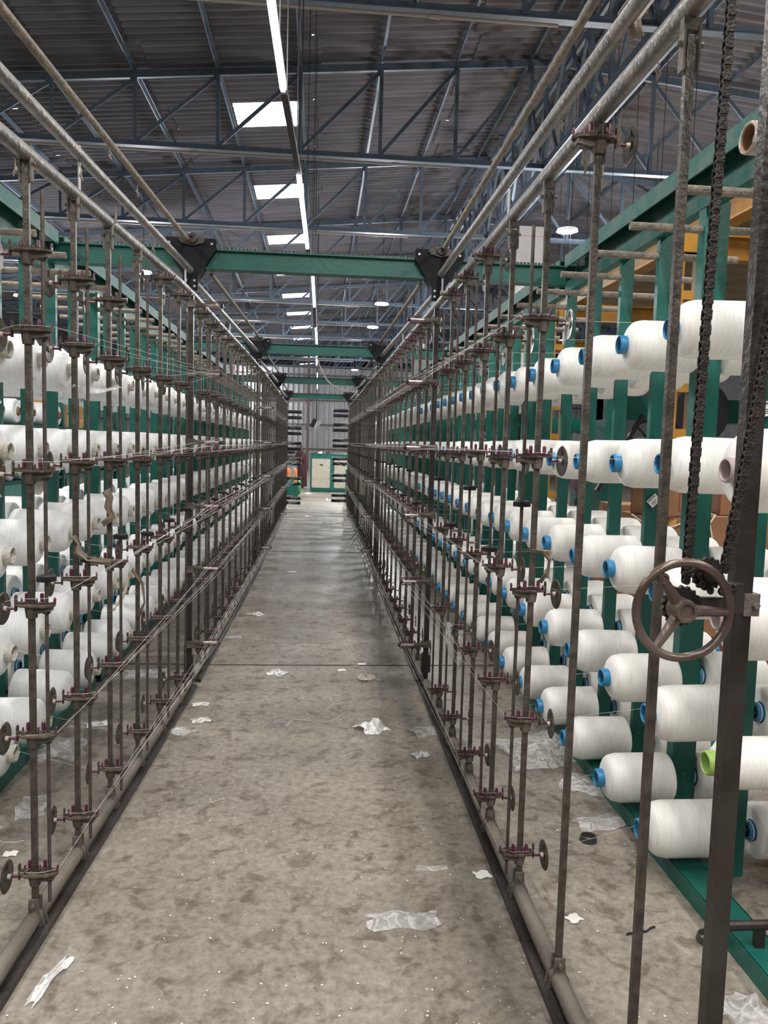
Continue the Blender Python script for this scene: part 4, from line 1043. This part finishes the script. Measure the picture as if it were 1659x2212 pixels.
def glyph(t,y,x,z,s,mt='redink'):
    m=MB()
    for a,b,c,d in ((-s,s,-s,-s*.9),(-s,s,s*.9,s),(-s,-s*.9,-s,s),(s*.9,s,-s,s),(-s*.5,-s*.32,-s*.6,s*.6),(-s*.1,s*.5,-s*.5,-s*.35)): m.box(x+a,x+b,y-.002,y,z+c,z+d)
    m.bar((x-s*.3,y-.001,z),(x+s*.4,y-.001,z+s*.55),.002,s*.16,(0,0,1)); m.bar((x-s*.3,y-.001,z),(x+s*.4,y-.001,z-s*.3),.002,s*.16,(0,0,1)); m.build('red_print',mt,t)
rg=random.Random(21)
CART=[(2.15,5.1,0),(2.62,5.15,0),(3.12,5.1,0),(2.2,5.15,.34),(2.68,5.05,.34),(3.15,5.15,.34),(2.35,5.1,.68),(2.85,5.15,.68),(3.3,5.1,.68),(3.65,5.2,0),(3.7,5.15,.34),(2.52,6.0,.0),(2.55,6.0,.34),(2.55,6.05,.68),(3.02,6.05,.68),(3.0,6.0,0),(3.0,6.05,.34),(3.8,5.3,.68)]
for i,(x,y,z) in enumerate(CART):
    zz={0:0,.34:.40,.68:.80}[z]
    lvl={0:'bottom',.34:'middle',.68:'top'}[z]; rw=[c for c in CART if c[2]==z and (c[1]<5.6)==(y<5.6)]; ix=sorted(rw).index((x,y,z))
    t=thing('cardboard_box','brown carton, %s layer of the %s stack behind the right rack, %s from left'%(lvl,'front' if y<5.6 else 'rear',ORD[ix]),'box',(x,y,zz),rg.uniform(-.06,.06),'cartons behind the right rack')
    MB().box(-.22,.22,-.2,.2,0,.397).build('carton','card',t)
    m=MB(); m.box(-.22,.22,-.025,.025,.397,.3985); m.box(-.025,.025,-.2015,-.2,.32,.397); m.build('tape','cardo',t)
    if i%3!=1: glyph(t,-.201,rg.uniform(-.08,.08),.15,.075)
for i,(x,y,z,rz) in enumerate(((2.35,5.05,1.20,.5),(2.95,5.15,1.20,-.3))):
    t=thing('cardboard_box','open brown carton with flaps lying on top of the front stack, %s'%('left one' if i==0 else 'right one'),'box',(x,y,z),rz,'cartons behind the right rack')
    m=MB(); m.box(-.17,.17,-.15,-.145,0,.2); m.box(-.17,.17,.145,.15,0,.2); m.box(-.17,-.165,-.15,.15,0,.2); m.box(.165,.17,-.15,.15,0,.2); m.box(-.17,.17,-.15,.15,0,.006); m.build('carton','card',t)
    m=MB(); m.bar((-.17,0,.2),(-.27,0,.27),.3,.005,(0,0,1)); m.bar((.17,0,.2),(.26,0,.14),.3,.005,(0,0,1)); m.build('flaps','card',t); glyph(t,-.151,0,.1,.06)
tag(MB().path(arc((2.05,4.885,1.21),(2.48,4.885,1.215),.09,14)+[(2.52,4.9,1.22),(2.55,4.98,1.225)],.006,6).build('rope_loop','string'),'pale rope hanging in loops in front of the cartons','rope')
tag(MB().path([(2.50,4.99,1.215),(2.52,4.88,1.215),(2.56,4.87,1.16),(2.535,4.87,1.05),(2.57,4.87,1.0),(2.605,4.87,1.05),(2.58,4.87,1.16),(2.62,4.88,1.215),(2.64,4.99,1.215)],.005,6).build('rope_loop','string'),'pale rope loop hanging over the front cartons, left of the rusty post','rope')
# seated worker
JS=[(0,0,.52,.14,.13),(0,.02,.72,.14,.11),(0,-.02,.92,.17,.11),(0,-.04,1.04,.12,.08),(0,-.05,1.12,.05,.05),
 (.10,-.08,.50,.09,.09),(.13,-.46,.50,.065,.065),(.13,-.44,.10,.045,.05),(.13,-.56,.035,.04,.028),(-.10,-.08,.50,.09,.09),(-.13,-.46,.50,.065,.065),(-.13,-.42,.10,.045,.05),(-.13,-.54,.035,.04,.028),
 (.19,-.04,1.0,.055,.055),(.24,-.10,.76,.042,.042),(.10,-.33,.64,.03,.03),(-.19,-.04,1.0,.055,.055),(-.24,-.10,.76,.042,.042),(-.08,-.33,.64,.03,.03)]
t,o=person('person','seated person in mauve shirt and dark shorts behind the right rack',JS,E,'skin',loc=(4.62,13.0,.22))
head(t,(0,-.06,1.24)); hand(t,(.10,-.33,.64),(-.6,-1,-.1)); hand(t,(-.08,-.33,.64),(.6,-1,-.1),side=-1)
m=MB(); vs=[];fs=[]; P=[(.50,.18,.16),(.70,.175,.15),(.90,.215,.15),(1.02,.18,.12),(1.09,.07,.07)]
for z,a,b in P:
    for k in range(n):
        th=2*PI*k/n; vs.append((a*math.cos(th),b*math.sin(th)-.02,z))
for i in range(len(P)-1):
    for k in range(n): fs.append((i*n+k,i*n+(k+1)%n,(i+1)*n+(k+1)%n,(i+1)*n+k))
m.add(vs,fs); m.build('shirt','shirt',t,sharp=None)
for sx in (1,-1):
    MB().path([(sx*.14,-.04,1.02),(sx*.20,-.04,.96),(sx*.24,-.10,.78),(sx*.17,-.22,.70)],.06,10,True,[.06,.068,.058,.05]).build('sleeve','shirt',t,sharp=None)
    MB().path([(sx*.08,0,.50),(sx*.12,-.25,.51),(sx*.13,-.42,.51)],.1,12,True,[.12,.10,.09]).build('shorts_leg','navy',t,sharp=None)
m=MB(); m.lathe([(0,.17),(.02,.175),(.61,.15),(.63,.14),(.63,0)],(4.62,13.01,0),(0,0,1),20); tag(m.build('plastic_stool','bluep'),'blue plastic stool under the seated person','stool')
# ---------------------------------------------------------------- left background: shelf with wrapped bobbins and cartons
t=thing('storage_shelf','green steel shelf unit behind the left rack','shelf',(0,0,0))
for y in (5.0,7.6,10.2,12.8):
    for x in (-4.1,-3.3): MB().box(x-.03,x+.03,y-.03,y+.03,0,2.2).build('upright','green',t)
for z in (.45,1.08,1.70):
    m=MB(); m.box(-4.12,-3.28,4.95,12.85,z,z+.04); m.build('shelf_board','green',t)
proto=None; k=0
for zi,z in enumerate((.49,1.12,1.74)):
    y=5.2; j=0
    while y<12.6:
        if zi==2 and 10.3<y<12.3: y+=.44; continue
        if proto is None:
            proto=thing('wrapped_bobbin','x','yarn bobbin')
            m=MB(); m.lathe([(-.0,.05),(.01,.12),(.03,.135),(.31,.135),(.33,.12),(.335,.05)],(0,0,.136),(1,0,0),24); m.build('yarn_package','yarn2',proto)
            m=MB(); m.lathe([(.03,.028),(-.02,.030),(-.02,.04),(.03,.044)],(0,0,.136),(1,0,0),18); m.build('core_tube','brown',proto); o=proto
        else: o=dup(proto)
        o.location=(-3.28,y,z); o.rotation_euler=(0,0,PI)
        tag(o,'brown cored wrapped bobbin, %s shelf behind the left rack, %s from the camera'%(['lowest','middle','top'][zi],ORD[j]),'yarn bobbin','wrapped bobbins on the back shelf'); j+=1
        y+=.37 if zi<2 else .44
for i,(y,z,h) in enumerate(((10.6,1.74,.42),(11.15,1.74,.32),(11.8,1.74,.40),(11.2,2.06,.22))):
    t=thing('cardboard_box','orange brown carton on the top shelf behind the left rack, %s'%['nearest one','second one','farthest one','lying on the second one'][i],'box',(-3.6,y,z),[.1,-.15,.2,.3][i],'cartons on the back shelf')
    MB().box(-.22,.22,-.21,.21,0,h).build('carton','cardo',t)
    m=MB(); m.box(.22,.2215,-.02,.02,0,h); m.box(.22,.2215,-.12,-.06,h*.5,h*.7); m.box(.22,.2215,.06,.15,h*.4,h*.45); m.build('print','brown',t)
# lint draped green machine and dark frames further left and far
t=thing('background_machine','dark green machine row far behind the left shelf','machine',(-8.5,8,0))
m=MB(); m.box(0,1.2,0,12,.1,1.3); m.box(0,.2,0,.2,0,.1); m.box(1,1.2,0,.2,0,.1); m.box(0,.2,11.8,12,0,.1); m.box(1,1.2,11.8,12,0,.1)
for k in range(7): m.box(.1,.25,k*1.9,k*1.9+.15,1.3,2.4)
m.box(.05,.3,0,11.8,2.4,2.5); m.build('frame','green',t)
